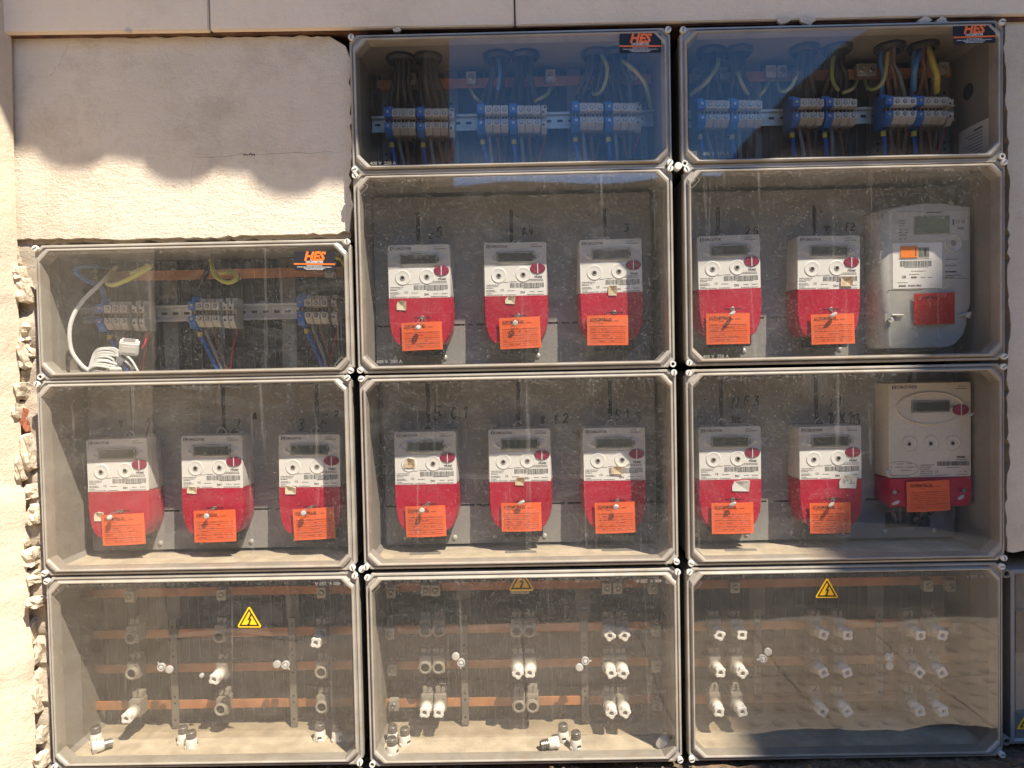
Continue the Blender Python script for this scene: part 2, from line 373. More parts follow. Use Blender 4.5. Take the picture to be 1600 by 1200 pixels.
STROKES = {
    '1': [[(.25, .75), (.55, 1), (.5, 0)]], '2': [[(.1, .8), (.35, 1), (.7, .85), (.6, .55), (.1, 0), (.45, .08), (.8, 0)]],
    '3': [[(.1, .95), (.6, 1), (.35, .58), (.7, .4), (.55, .05), (.1, .05)]], '4': [[(.2, 1), (.15, .5), (.75, .5)], [(.6, .85), (.55, 0)]],
    '5': [[(.75, 1), (.25, .95), (.2, .55), (.6, .55), (.7, .25), (.45, 0), (.1, .08)]], '8': [[(.6, .9), (.3, 1), (.2, .75), (.7, .35), (.5, 0), (.2, .2), (.65, .75), (.6, .9)]],
    '9': [[(.65, .8), (.4, 1), (.2, .75), (.4, .55), (.65, .8), (.6, 0)]], '7': [[(.1, .95), (.7, 1), (.3, 0)]],
    'A': [[(.1, 0), (.35, 1), (.65, 0)], [(.2, .4), (.55, .4)]], 'B': [[(.2, 0), (.25, 1), (.6, .85), (.3, .52), (.7, .3), (.55, .02), (.2, 0)]],
    'C': [[(.7, .85), (.4, 1), (.15, .5), (.4, 0), (.7, .15)]], 'F': [[(.7, 1), (.2, .95), (.2, 0)], [(.2, .5), (.6, .55)]],
    'X': [[(.1, 1), (.7, 0)], [(.7, 1), (.1, 0)]], '.': [[(.3, .0), (.36, .06)]], '/': [[(.6, 1), (.35, 0)]], 'R': [[(.2, 0), (.2, 1), (.6, .8), (.25, .5), (.7, 0)]],
    '0': [[(.4, 1), (.15, .5), (.4, 0), (.65, .5), (.4, 1)]], '-': [[(.15, .5), (.6, .5)]], '@': [[(.1 + .5 + .4 * math.cos(i * .9), .4 + .3 * math.sin(i * .9 + .02 * i * i)) for i in range(26)]],
}
def hand(txt, h, r=0.0011, lean=0.12):
    mb = MB(); x = 0
    for ch in txt:
        for st in STROKES.get(ch, []):
            mb.tube([(x + (px + lean * pz) * h * 0.75, 0, pz * h) for px, pz in st], r, n=5, sub=3)
        x += h * (0.40 if ch in './1' else 0.62)
    mb.v = [(a, b * 0.3, c) for a, b, c in mb.v]
    return mb

# ------------------------------------------------------------------ the setting: ground, walls
def sheet(name, material, x0, x1, y0, y1, z, nx=1, ny=1):
    mb = MB(); mb.add([(x0, y0, z), (x1, y0, z), (x1, y1, z), (x0, y1, z)], [(0, 1, 2, 3)])
    return mb.build(name, material, smooth=0)
mat('asphalt', (0.085, 0.074, 0.062), 0.9, var=0.25, scale=5, bump=0.4, dirt=(0.13, 0.105, 0.08), dirt_scale=2)
g = sheet('ground', 'paving', -60, 60, -2.40, 3, -1.45); tag(g, None, None, None, 'structure')
g = sheet('road', 'asphalt', -60, 60, -80, -2.50, -1.55); tag(g, None, None, None, 'structure')
kb = MB().box(-60, 60, -2.50, -2.40, -1.60, -1.44).build('kerb', 'mortar', bevel=.01); tag(kb, None, None, None, 'structure')

# tactile paving behind the camera: flags with rows of domes
pv = tag(bpy.data.objects.new('pavement', None), None, None, None, 'structure'); COL.objects.link(pv); pv.location = (0, 0, -1.45)
flag = MB().box(-0.2985, 0.2985, -0.2985, 0.2985, 0.0, 0.02).mesh('paving_slab', 'paving', bevel=0.002)
k = 0
for ix in range(-2, 7):
    for iy in range(2):
        put('paving_slab', flag, pv, (0.3 + ix * 0.6, -1.48 - iy * 0.6, 0.0))
dm = MB()
for ix in range(8, 46):
    for iy in range(10):
        dm.lathe([(0.030, 0.02), (0.026, 0.0235), (0.014, 0.0258), (1e-7, 0.0262)], 8, (0.06 + ix * 0.1 + 0.05 * (iy % 2) + random.uniform(-.004, .004), -1.22 - iy * 0.12, 0), 'z')
d = dm.build('paving_dome', 'paving', pv, fix=False); d['kind'] = 'stuff'

def outline_slab(name, material, outline, y0, y1, parent=None, jitter=0.0, step=0.012, seed=0, loc=(0, 0, 0), bevel=0.0):
    rnd = random.Random(seed); pts = []
    n = len(outline)
    for i in range(n):
        (ax, az), (bx, bz) = outline[i][:2], outline[(i + 1) % n][:2]
        j = jitter if len(outline[i]) < 3 else outline[i][2]
        L = math.hypot(bx - ax, bz - az); m = max(1, int(L / step)) if j > 0 else 1
        nx, nz = -(bz - az) / L, (bx - ax) / L
        for k in range(m):
            t = k / m; o = 0 if k == 0 else (rnd.gauss(0, 0.45) * j + j * mnoise.noise((i * 9.1, t * L * 22, seed)))
            pts.append((ax + (bx - ax) * t + nx * o, az + (bz - az) * t + nz * o))
    mb = MB(); mb.prism(pts, y0, y1)
    return mb.build(name, material, parent, loc, bevel=bevel, smooth=0)

WALLY = 0.035
def pz(px, py, y=WALLY):
    p = P(px, py, y); return (p.x, p.z)
wall = thing('plastered_wall', 'cream plastered wall panel above the upper left terminal box, ragged lower edge', 'wall', (0, 0, 0))
ol = [pz(-30, 374) + (0.0,), pz(25, 374) + (0.003,), pz(300, 371) + (0.003,), pz(546, 362) + (0.0,), pz(549, 330) + (0.004,), pz(548, 100) + (0.004,), pz(540, 72) + (0.0,), pz(515, 57) + (0.002,), pz(-30, 60) + (0.0,)]
ol = [o for o in ol]
outline_slab('panel', 'plaster', ol, WALLY, WALLY + 0.06, wall, seed=3)
lip = [pz(45, 381, 0.045) + (0.005,), pz(548, 372, 0.045) + (0.0,), pz(548, 355, 0.045) + (0.0,), pz(40, 362, 0.045) + (0.0,)]
outline_slab('broken_edge', 'mortar', lip, 0.045, 0.10, wall, seed=5)
def crack(pts, r, parent, jit=0.0025, seed=1, y=WALLY, material='cavity'):
    rnd = random.Random(seed); q = []
    for (a, b) in zip(pts[:-1], pts[1:]):
        for k in range(12):
            t = k / 12; p = P(a[0] + (b[0] - a[0]) * t, a[1] + (b[1] - a[1]) * t, y)
            q.append((p.x + rnd.gauss(0, jit), p.y, p.z + rnd.gauss(0, jit)))
    mb = MB(); mb.tube(q, [r * random.uniform(0.4, 1.3) for _ in range(20)], 5, 1)
    mb.v = [(a, y + (b - y) * 0.3, c) for a, b, c in mb.v]
    return mb.build('crack', material, parent)
crack([(300, 246), (420, 241), (545, 236)], 0.0006, wall, 0.0016, material='mortar')
crack([(301, 248), (298, 310), (297, 360)], 0.0004, wall, 0.0012, 2, material='mortar')
crack([(107, 70), (95, 95), (77, 122)], 0.0006, wall, 0.0014, 3, material='mortar')
crack([(380, 242.5), (400, 241)], 0.0011, wall, 0.0012, 4)
crack([(70, 205), (73, 260), (75, 340)], 0.003, wall, 0.0006, 6, material='plaster')

lint = thing('stone_lintel', 'pale stone lintel slabs across the top, above the rusty gap', 'lintel', (0, 0, 0))
for a, b, ya, yb, sx in ((-60, 326, 52, 47, 0), (328.5, 803.5, 47, 40, 1), (806, 1680, 40, 21, 2)):
    y = 0.012 + 0.002 * sx
    o = [pz(a, ya, y), pz(b, yb, y), (pz(b, yb, y)[0], 1.0), (pz(a, ya, y)[0], 1.0)]
    outline_slab('lintel_slab', 'lintel', o, y, 0.25, lint, bevel=0.002)
for px, s in ((1225, 10), (1262, 12), (1445, 9), (1472, 8), (200, 5), (620, 6)):
    p = P(px, 32 if px > 1000 else 47, 0.012)
    o = [(math.cos(t * PI / 5) * s * 0.0014 * random.uniform(.6, 1.2), math.sin(t * PI / 5) * s * 0.0008 * random.uniform(.6, 1.2)) for t in range(10)]
    mb = MB().prism(o, -0.003, 0.004); mb.build('plaster_blob', 'plaster', lint, (p.x, 0.013, p.z), smooth=0)
a = P(10, 54, 0.024); b = P(1600, 29, 0.024)
beam = MB(); beam.loops([[(a.x, 0.024, a.z - 0.004), (a.x, 0.2, a.z - 0.004), (a.x, 0.2, a.z + 0.06), (a.x, 0.024, a.z + 0.06)],
                         [(b.x + .05, 0.024, b.z - 0.004), (b.x + .05, 0.2, b.z - 0.004), (b.x + .05, 0.2, b.z + 0.06), (b.x + .05, 0.024, b.z + 0.06)]], True, True)
tag(beam.build('rusty_beam', 'rust', smooth=0), 'rusty brown iron beam showing as a thin line under the stone lintel', 'beam', None, 'thing')
mb = MB().box(-1.3, 1.4, 0.24, 0.3, -1.45, 1.0)
tag(mb.build('recess_back_wall', 'cavity', smooth=0), None, None, None, 'structure')

# side wall on the left: splayed plaster with a crumbling edge
zs = [-1.45 + i * 0.05 for i in range(58)]
JAMB = [(-1.5, -0.95)] + [(q.z, q.x) for q in (P(a, b, .026) for a, b in ((58, 1190), (50, 1000), (40, 850), (31, 640), (29, 480), (27, 380), (25, 340), (21, 200), (18, 56)))] + [(1.5, P(18, 56, .026).x)]
def xc(z):
    t = JAMB
    for (z0, x0), (z1, x1) in zip(t[:-1], t[1:]):
        if z0 <= z <= z1: return x0 + (x1 - x0) * (z - z0) / (z1 - z0)
    return JAMB[-1][1]
mb = MB(); L = []
zs = [-1.45 + i * 0.02 for i in range(128)]
for z in zs:
    rg = 1.0 if z < 0.27 else 0.08
    e = xc(z) + rg * (0.010 * mnoise.noise((0, 0, z * 13)) + 0.006 * mnoise.noise((0, 3, z * 45)))
    br = 0.03 * max(0, min(1, (0.0 - z) / 0.6))
    row = [(e - 0.30, -1.15, z), (e - 0.12 - br, -0.30, z), (e - 0.045 - br, -0.10, z), (e - 0.012 - br * 0.4, -0.01, z), (e - 0.004, 0.012, z), (e, 0.026, z), (e - 0.010, 0.034, z), (e - 0.03, 0.09, z), (-1.09, 0.2, z), (-1.6, 0.2, z), (-1.6, -1.15, z)]
    L.append(row)
mb.loops(L, True, True)
tag(mb.build('side_wall', 'plaster_side', smooth=40), 'sunlit plastered side wall down the far left, crumbling beside the enclosures', 'wall', None, 'thing')

# right of the enclosures: flat plaster wall and an added unseen block that shades this corner
o = [pz(1574, 862, 0.03) + (0.006,), (1.6, pz(1600, 866, 0.03)[1], 0.0), (1.6, 1.0), pz(1569, 26, 0.03) + (0.003,), pz(1577, 300, 0.03) + (0.004,)]
outline_slab('right_wall', 'plaster_side', o, 0.03, 0.24, seed=9)
tag(bpy.data.objects['right_wall'], 'shaded beige plaster wall strip beside the right-hand enclosures', 'wall', None, 'thing')
mb = MB().box(5.0, 8.0, -3.55, 0.45, -1.45, 5.24).box(3.0, 4.998, -3.55, 0.45, 3.85, 5.24)  # added mass, shaped to drop slanting shade on the right-hand lids
tag(mb.build('shade_block', 'facade', smooth=0), 'unseen overhanging block out of view on the right, added to cast slanting shade', 'building', None, 'thing')

# rubble in the gap at the left of the enclosures
rub = thing('rubble_masonry', 'broken rubble masonry of stones packed in the gap at the left', 'masonry', (0, 0, 0))
def rock(px, py, wpx, hpx, y, material='stone', seed=0, name='stone', dy=0.03):
    p = P(px, py, y); sx, sz = wpx * 0.00064 * 1.12, hpx * 0.00064 * 1.12
    bm = bmesh.new(); bmesh.ops.create_cube(bm, size=2); bmesh.ops.subdivide_edges(bm, edges=bm.edges, cuts=3, use_grid_fill=True)
    for v in bm.verts:
        c = v.co.copy(); c = c.lerp(c.normalized() * 1.25, 0.35)
        d = 1 + 0.34 * mnoise.noise(c * 1.1 + Vector((seed * 7.3, 0, 0))) + 0.14 * mnoise.noise(c * 3.4 + Vector((0, seed * 3.1, 0)))
        c *= d; v.co = (c.x * sx, c.y * dy, c.z * sz)
    me = bpy.data.meshes.new(name); bm.to_mesh(me); bm.free(); me.materials.append(MATS[material])
    p.x = min(p.x, -0.956 - max(v.co.x for v in me.vertices) * 0.92)
    o = put(name, me, rub, p, (0, random.uniform(-.15, .15), 0)); return o
for i, (px, py, w_, h_, y) in enumerate([(36, 402, 12, 26, .06), (45, 455, 21, 34, .05), (39, 428, 11, 18, .045), (50, 490, 13, 12, .08), (52, 520, 17, 25, .055), (58, 548, 11, 18, .06), (46, 585, 15, 18, .07),
        (40, 610, 12, 24, .045), (36, 640, 8, 22, .04), (53, 705, 13, 47, .05), (42, 730, 7, 30, .04), (60, 765, 16, 20, .055), (66, 800, 15, 28, .05), (48, 835, 11, 30, .05), (58, 868, 18, 24, .045),
        (61, 898, 20, 18, .05), (62, 938, 20, 11, .03), (60, 985, 11, 40, .06), (73, 1010, 7, 30, .06), (72, 1060, 9, 38, .06), (66, 1085, 11, 40, .05), (76, 1140, 9, 22, .05), (74, 1180, 12, 22, .045), (54, 925, 12, 22, .06), (47, 555, 9, 34, .05)]):
    rock(px, py, w_, h_, y, seed=i)
rock(53, 655, 8, 34, .06, 'brick', 40, 'brick'); rock(66, 1005, 5, 26, .09, 'brick', 41, 'brick')

mb = MB(); L = []
for i in range(90):
    z = -0.9 + i * 0.0133; e = xc(z); f_ = 0.040 + 0.02 * mnoise.noise((0, 5, z * 17)) + 0.012 * mnoise.noise((4, 5, z * 60))
    L.append([(e - .02, f_, z), (e + 0.02, f_ + .006 * mnoise.noise((1, 1, z * 40)), z), (-0.962, f_ + .03, z), (-0.962, .2, z), (e - .02, .2, z)])
mb.loops(L, True, True); mb.build('mortar_fill', 'mortar', rub, smooth=50)
# dirt ledge under the enclosures
mb = MB(); NX, NY = 90, 16
vs = []; fs = []
for j in range(NY):
    for i in range(NX):
        x = -1.2 + 2.5 * i / (NX - 1); y = -0.14 + 0.38 * j / (NY - 1)
        vs.append((x, y, -0.822 + 0.012 * mnoise.noise((x * 9, y * 9, 0)) + 0.006 * mnoise.noise((x * 40, y * 40, 1)) + 0.012 * max(0, x)))
for j in range(NY - 1):
    for i in range(NX - 1):
        a = j * NX + i; fs.append((a, a + 1, a + NX + 1, a + NX))
mb.add(vs, fs); mb.build('earth_ledge', 'dirt', smooth=60)['kind'] = 'structure'
mb = MB().box(-1.2, 1.3, -0.135, 0.24, -1.45, -0.84)
mb.build('plinth_wall', 'mortar', smooth=0)['kind'] = 'structure'
mb = MB()
for i in range(500):
    x, y = random.uniform(-1.0, 1.1), random.uniform(-0.08, 0.15); r = random.uniform(0.0015, 0.006)
    z = -0.822 + 0.012 * mnoise.noise((x * 9, y * 9, 0)) + 0.012 * max(0, x)
    mb.lathe([(1e-7, -r), (r, -r * .3), (r * .9, r * .4), (1e-7, r * .8)], 5, (x, y, z + r * .4), 'z')
mb.build('gravel', 'dirt', fix=False)['kind'] = 'stuff'

# eave above the recess: barrel tiles whose shadow falls on wall and lids
eave = thing('tiled_eave', 'clay barrel tile eave above the recess, seen only by its scalloped shadow', 'roof', (0, 0, 0))
SH = 0.62
def ez(x):
    t = [(-3, .58), (-1.01, .425), (-0.33, .332), (0.0, .312), (0.65, .300), (3, .28)]
    for (z0, x0), (z1, x1) in zip(t[:-1], t[1:]):
        if z0 <= x <= z1: return x0 + (x1 - x0) * (x - z0) / (z1 - z0)
def shell(r, L, up):
    mb = MB(); prof = []
    for rr in (r, r - 0.012):
        prof.append([(rr * math.cos(PI * i / 12), up * rr * 0.75 * math.sin(PI * i / 12)) for i in range(13)])
    ring = prof[0] + prof[1][::-1]
    mb.loops([[(x, 0, z) for x, z in ring], [(x * .88, L, z * .88 + L * 0.27) for x, z in ring]], True, True); return mb.mesh('roof_tile', 'terracotta')
ch, cv = shell(0.082, 0.7, -1), shell(0.092, 0.7, 1)
xx = -1.97; i = 0
while xx < 2.3:
    z = ez(xx) + 1.98 * SH; X = xx + 0.84 * SH; Y = 0.04 - SH; j = random.uniform(-.013, .013)
    put('roof_tile', ch, eave, (X, Y, z + 0.0495 + j), (0, random.uniform(-.06, .06), 0))
    put('roof_tile', cv, eave, (X + 0.108, Y + .02, z + 0.075 + j), (0, random.uniform(-.05, .05), 0))
    z2 = ez(xx + .216) + 1.98 * SH
    mb = MB(); mb.loops([[(X - .002, Y + .004, z + .010), (X - .002, 0.3, z + .22), (X - .002, 0.3, z + .30), (X - .002, Y + .004, z + .10)],
                         [(X + .216, Y + .004, z2 + .010), (X + .216, 0.3, z2 + .22), (X + .216, 0.3, z2 + .30), (X + .216, Y + .004, z2 + .10)]], True, True)
    mb.build('mortar_bed', 'mortar', eave, smooth=0)
    xx += 0.216; i += 1; random.random()
mb = MB().box(-2.5, 3.0, -0.02, 0.5, 1.001, 1.44); mb.build('upper_wall', 'plaster', smooth=0); tag(bpy.data.objects['upper_wall'], 'plastered wall above the lintel and below the eave, out of frame', 'wall', None, 'thing')

# across the street: what the lids mirror
def house(name, label, outline, y, depth, wins):
    t = thing(name, label, 'building', (0, y, -1.45))
    mb = MB().prism(outline, 0, -depth) if False else MB().prism(outline, -depth, 0); mb.build('wall', 'facade', t, smooth=0)
    for (x, z, w_, h_) in wins:
        f_ = MB().box(x, x + w_, 0.0, 0.05, z, z + h_).build('window', 'frame', t, smooth=0)
        MB().box(x + .08, x + w_ - .08, 0.052, 0.056, z + .08, z + h_ - .08).build('pane', 'black', f_, smooth=0)
house('townhouse', 'tall brown rendered house across the street, seen only as a reflection', [(-14, 0), (-1.15, 0), (-1.15, 9), (-14, 9)], -8.0, 5, [(-4, 1, 1, 1.4), (-7, 1, 1, 1.4), (-4, 4.3, 1, 1.5), (-7, 4.3, 1, 1.5)])
house('gabled_house', 'gabled brown house across the street, mirrored in the right lids', [(4.0, 0), (16, 0), (16, 9), (9, 9.4), (4.9, 6.0), (4.0, 4.75)], -8.6, 5, [(7, 1, 1, 1.4), (10, 1, 1, 1.4), (8, 4, 1, 1.4)])
house('garden_wall', 'low rendered garden wall between the two houses across the street', [(-1.15, 0), (4.0, 0), (4.0, 3.95), (-1.15, 3.95)], -8.3, 0.3, [])

# ------------------------------------------------------------------ enclosures
W = 0.616
BOX = {'11': (-0.9451, 0.2465, -0.0067), '12': (-0.9520, -0.0207, -0.3986), '13': (-0.9480, -0.4146, -0.7925),
       '21': (-0.3107, 0.6423, 0.3865), '22': (-0.3104, 0.3752, -0.0065), '23': (-0.3088, -0.0232, -0.3978), '24': (-0.3069, -0.4187, -0.7970),
       '31': (0.3341, 0.6412, 0.3840), '32': (0.3375, 0.3728, -0.0047), '33': (0.3362, -0.0245, -0.4020), '34': (0.3324, -0.4190, -0.7960)}
NAME = {'11': 'upper left terminal box', '12': 'left meter box', '13': 'bottom left fuse box', '21': 'top middle terminal box', '22': 'upper middle meter box',
        '23': 'lower middle meter box', '24': 'bottom middle fuse box', '31': 'top right terminal box', '32': 'upper right meter box', '33': 'lower right meter box', '34': 'bottom right fuse box'}
ELAB = {'11': 'clear lidded enclosure with three terminal clusters and a white coiled cable inside', '12': 'clear lidded enclosure holding three meters, beside the rubble masonry',
        '13': 'clear lidded enclosure with nine single fuse holders, at the bottom left', '21': 'shaded clear lidded terminal enclosure at the top, right of the plaster panel',
        '22': 'clear lidded enclosure of three meters directly under the shaded middle terminal box', '23': 'clear lidded enclosure of three meters with 5 C.1 handwritten above the first',
        '24': 'clear lidded enclosure with paired fuse holders and the triangle cut by its rim', '31': 'shaded clear lidded terminal enclosure with a paper notice in its lower corner',
        '32': 'clear lidded enclosure holding two red meters and the tall grey meter', '33': 'clear lidded enclosure holding two small meters and the wide shaded meter', '34': 'clear lidded enclosure mirroring dotted paving, with eighteen white fuse caps'}
PLATE = 0.135; FACE = 0.080; BACK = 0.172
EMP = {}
head = MB(); head.lathe([(0.0058, 0.004), (0.0062, -0.002), (0.0056, -0.0034), (1e-6, -0.0036)], 18)
HEAD = head.mesh('lid_screw', 'screw')
SLOT = MB().box(-0.0042, 0.0042, -0.0041, -0.0030, -0.0007, 0.0007).mesh('slot', 'black', smooth=0)
RING = MB().lathe([(0.0058, 0.004), (0.0062, -0.001), (0.0055, -0.002), (0.0034, -0.0015), (0.003, 0.003), (1e-6, 0.0032)], 18).mesh('lid_screw', 'screw')
HOLE = MB().lathe([(0.003, 0.0028), (0.0028, 0.0005), (1e-6, 0.0004)], 10).mesh('slot', 'black')
def enclosure(k, x0, z1, z0, w_=W, label=None, pane='pane'):
    ow, oh = w_ + 0.011, (z1 - z0) + 0.0135
    X0, Z0 = x0 - 0.0055, z0 - 0.0068
    t = thing('meter_enclosure' if k in ('12', '22', '23', '32', '33') else 'terminal_enclosure' if k in ('11', '21', '31') else 'fuse_enclosure', label or ELAB[k], 'enclosure', (X0, 0, Z0), group='clear lidded electrical enclosures on the wall')
    EMP[k] = t
    def R_(i, c, y): return crect(i, ow - i, i, oh - i, c, y)
    mb = MB(); mb.loops([R_(.003, .012, .024), R_(.0, .013, .022), R_(.0, .013, .006), R_(.0015, .0135, .003), R_(.0045, .014, .0026), R_(.0055, .015, .0055), R_(.0075, .0165, .0055), R_(.0085, .018, -.001),
                        R_(.0105, .0195, -.0035), R_(.0125, .021, -.0030), R_(.0140, .022, .0012), R_(.0150, .0225, .024), R_(.003, .012, .024)])
    fr = mb.build('lid_frame', 'frame', t, smooth=25)
    rnd = random.Random(hash(k) % 99 + ord(k[0]))
    for ci, (sx, sz) in enumerate(((.0055, .0068), (ow - .0055, .0068), (.0055, oh - .0068), (ow - .0055, oh - .0068))):
        r = rnd.random() < 0.22
        s_ = put('lid_screw', RING if r else HEAD, fr, (sx, -0.001, sz), (0, rnd.uniform(0, PI), 0))
        put('slot', HOLE if r else SLOT, fr, (sx, -0.001, sz), s_.rotation_euler)
    mb = MB(); i = 0.0142
    mb.loops([R_(i, .0222, .0006), R_(i, .0222, -.0022)], True, True)
    # origin at the pane's top edge so the dust along that edge follows it
    mb.v = [(a, b, c - (oh - i)) for a, b, c in mb.v]
    put('window_pane', mb.mesh('window_pane', pane, smooth=0), t, (0, 0, oh - i))
    mb = MB(); a = 0.005; th = 0.0045
    o_, n_ = crect(a, ow - a, a, oh - a, .012, 0), crect(a + th, ow - a - th, a + th, oh - a - th, .010, 0)
    def at(l, y): return [(p[0], y, p[2]) for p in l]
    mb.loops([at(n_, .0245), at(o_, .0245), at(o_, BACK + .006), ], False, True)
    mb.loops([at(n_, .0245), at(n_, BACK)], False, True)
    mb.build('housing', 'housing_shaded' if k in ('21', '31') else 'housing', t, smooth=0)
    t['w'] = ow; t['h'] = oh
    return t
for k, (x0, z1, z0) in BOX.items():
    enclosure(k, x0, z1, z0, pane='pane_shade_dim' if k in ('31', '21') else 'pane_shade' if k == '34' else 'pane')
def loc_of(k, px, py, y):
    return P(px, py, y) - Vector(EMP[k].location)

def holed_plate(name, material, x0, x1, z0, z1, holes, y, th, parent, c=0.02):
    xs = sorted({x0, x1, *[v for h in holes for v in h[:2]]}); zs_ = sorted({z0, z1, *[v for h in holes for v in h[2:]]})
    mb = MB()
    for i in range(len(xs) - 1):
        for j in range(len(zs_) - 1):
            cx, cz = (xs[i] + xs[i + 1]) / 2, (zs_[j] + zs_[j + 1]) / 2
            if not any(h[0] < cx < h[1] and h[2] < cz < h[3] for h in holes):
                mb.rect(xs[i], xs[i + 1], zs_[j], zs_[j + 1], y)
    for h in holes + [(x0, x1, z0, z1)]:
        a, b, c_, d_ = h
        mb.add([(a, y, c_), (b, y, c_), (b, y, d_), (a, y, d_), (a, y + th, c_), (b, y + th, c_), (b, y + th, d_), (a, y + th, d_)], [(0, 1, 5, 4), (1, 2, 6, 5), (2, 3, 7, 6), (3, 0, 4, 7)])
    return mb.build(name, material, parent, smooth=0, fix=False)
PS = MB().lathe([(0.0055, 0), (0.005, -0.002), (0.003, -0.0032), (1e-6, -0.0036)], 14).mesh('plate_screw', 'zinc')

SLOTX = {'12': (205, 348, 494), '22': (659, 804, 949), '23': (668, 809, 953), '32': (1125, 1274.5, 1421), '33': (1126, 1275, 1421)}
for k, xs in SLOTX.items():
    t = EMP[k]; ow, oh = t['w'], t['h']; holes = []
    X0, Z0 = t.location.x, t.location.z
    for x in xs:
        lx = loc_of(k, x, 600, PLATE).x
        holes.append((lx - .0040, lx + .0040, oh - .155, oh - (.022 if k in ('12', '23', '33') else .052)))
        for s in (-1, 1):
            hx = lx + s * .078; holes.append((hx - .018, hx + .018, .098, .1022))
        for s in (-1, 1): 
            hx = lx + s * .024 - .01
            holes.append((hx - .0016, hx + .0016, oh - .0675, oh - .0643)); holes.append((hx - .0016, hx + .0016, .031, .0342))
    if k in ('32', '33'):
        lx = loc_of(k, xs[2], 600, PLATE).x
    holed_plate('mounting_plate', 'plate', .022, ow - .022, .016, oh - .020, holes, PLATE, .003, t)
    mp = [o for o in t.children if o.name.startswith('mounting_plate')][0]
    MB().box(.023, ow - .023, PLATE + .0036, PLATE + .0042, .018, oh - .024).build('slot_shade_sheet', 'black', t, smooth=0)  # black sheet stands in for the shade behind the slots
    for x in xs:
        lx = loc_of(k, x, 600, PLATE).x
        for dx in (-.055, .052): put('plate_screw', PS, mp, (lx + dx, PLATE, .030))
for k in ('22', '32'):   # bottom of these plates: light label strip, lying on the floor, is hidden by the rim
    pass

def write(k, txt, px, py, h, lean=0.12, r=0.0019, y=PLATE - .0004):
    p = loc_of(k, px, py, y); hand(txt, h * 1.12, r, lean).build('handwriting', 'ink', EMP[k], p)
write('12', '1', 217, 683, .036, .35); write('12', '9', 184, 668, .014); write('12', '2', 360, 676, .026, .3); write('12', 'A', 395, 655, .013); write('12', '3', 465, 672, .02, .2); write('12', '2', 500, 662, .02, .3); write('12', '2', 522, 652, .012)
write('23', '5', 676, 656, .026); write('23', 'C.1', 703, 654, .022); write('23', '8', 844, 662, .014); write('23', 'B.2', 865, 661, .017); write('23', 'B.1', 960, 655, .018); write('23', '9', 992, 660, .02)
write('33', '//', 1138, 638, .022); write('33', 'F.3', 1162, 634, .018); write('33', '1', 1138, 664, .018); write('33', '@', 1146, 662, .017); write('33', 'F1', 1296, 635, .018, 0.2); write('33', '1XX1', 1290, 664, .024, 0); write('33', '13', 1328, 664, .02, 0)
write('22', 'C', 670, 374, .012); write('22', '5', 681, 370, .018); write('22', 'B.4', 815, 367, .013); write('22', '3', 975, 362, .014); write('32', '2.5', 1164, 367, .015); write('32', '10', 1285, 366, .016); write('32', 'F2', 1320, 361, .015)

# floor marks in the meter boxes: pale knock-outs
for k, lst in {'23': (350, 812, 1277), '33': (315,)}.items():
    for zx in lst:
        px = 550 + zx / 3.077 if k == '23' else 1050 + zx / 2.909
        p = loc_of(k, px, 866 if k == '23' else 866, .075); p.z = .0098
        MB().box(p.x - .033, p.x + .033, .070, .086, .0096, .0112).build('knock_out', 'strap', EMP[k], bevel=.0005)

# embossed markings on the lids, makers' stickers, warning triangles
def emboss(k, txt, px, py, size, rot=0.0, mirror=False):
    p = loc_of(k, px, py, -0.0028); o = put('embossed_lettering', text_mesh(txt, size, 'emboss'), EMP[k], p, (0, rot, 0))
    if mirror: o.rotation_euler = (0, PI, 0)
def sq(k, px, py, s=.009):
    p = loc_of(k, px, py, -0.0026); mb = MB()
    for (i, w_) in ((0, .0007), (.0022, .0006)):
        a = s / 2 - i
        for x0, x1, z0, z1 in ((-a, a, a - w_, a), (-a, a, -a, -a + w_), (-a, -a + w_, -a, a), (a - w_, a, -a, a)): mb.rect(x0, x1, z0, z1, 0)
    mb.build('embossed_mark', 'emboss', EMP[k], p, smooth=0, fix=False)
for k, a, b in (('21', 578, 258), ('22', 588, 568), ('32', 1098, 560)):
    emboss(k, '400 V  250 A', a, b, .0095); sq(k, a - 12, b - 4)
emboss('31', '400 V  250 A', 1098, 243, .0095); sq('31', 1085, 240)
for k, a, b in (('13', 532, 909), ('24', 1034, 905), ('34', 1550, 898)):
    emboss(k, '400 V  250 A', a, b, .0095, mirror=True); sq(k, a + 10, b + 3)
for k, a, b, r in (('22', 565, 293, -.8), ('32', 1083, 283, -.8), ('33', 1082, 598, -.8), ('12', 545, 884, -.8), ('22', 1035, 560, -.8), ('34', 1086, 913, -.8), ('24', 583, 918, -.8), ('11', 533, 568, -.8), ('13', 82, 925, -.8)):
    p = loc_of(k, a, b, -.0027); mb = MB()
    for x0, x1, z0, z1 in ((-.011, .011, .0075, .0081), (-.011, .011, -.0081, -.0075), (-.011, -.0104, -.008, .008), (.0104, .011, -.008, .008)): mb.rect(x0, x1, z0, z1, 0)
    f_ = mb.build('embossed_mark', 'emboss', EMP[k], p, (0, r, 0), smooth=0, fix=False)
    put('lettering', text_mesh('PM', .0085, 'emboss', align='CENTER'), f_, (0, -.0001, -.003))
def fine_print(parent, material, x0, x1, z, h, y, seed=1):      # print too small to read: broken strokes
    q = random.Random(seed); mb = MB(); x = x0
    while x < x1:
        l_ = q.uniform(.0012, .0042); mb.rect(x, min(x1, x + l_), z, z + h, y); x += l_ + .0007
    mb.build('small_print', material, parent, smooth=0, fix=False)
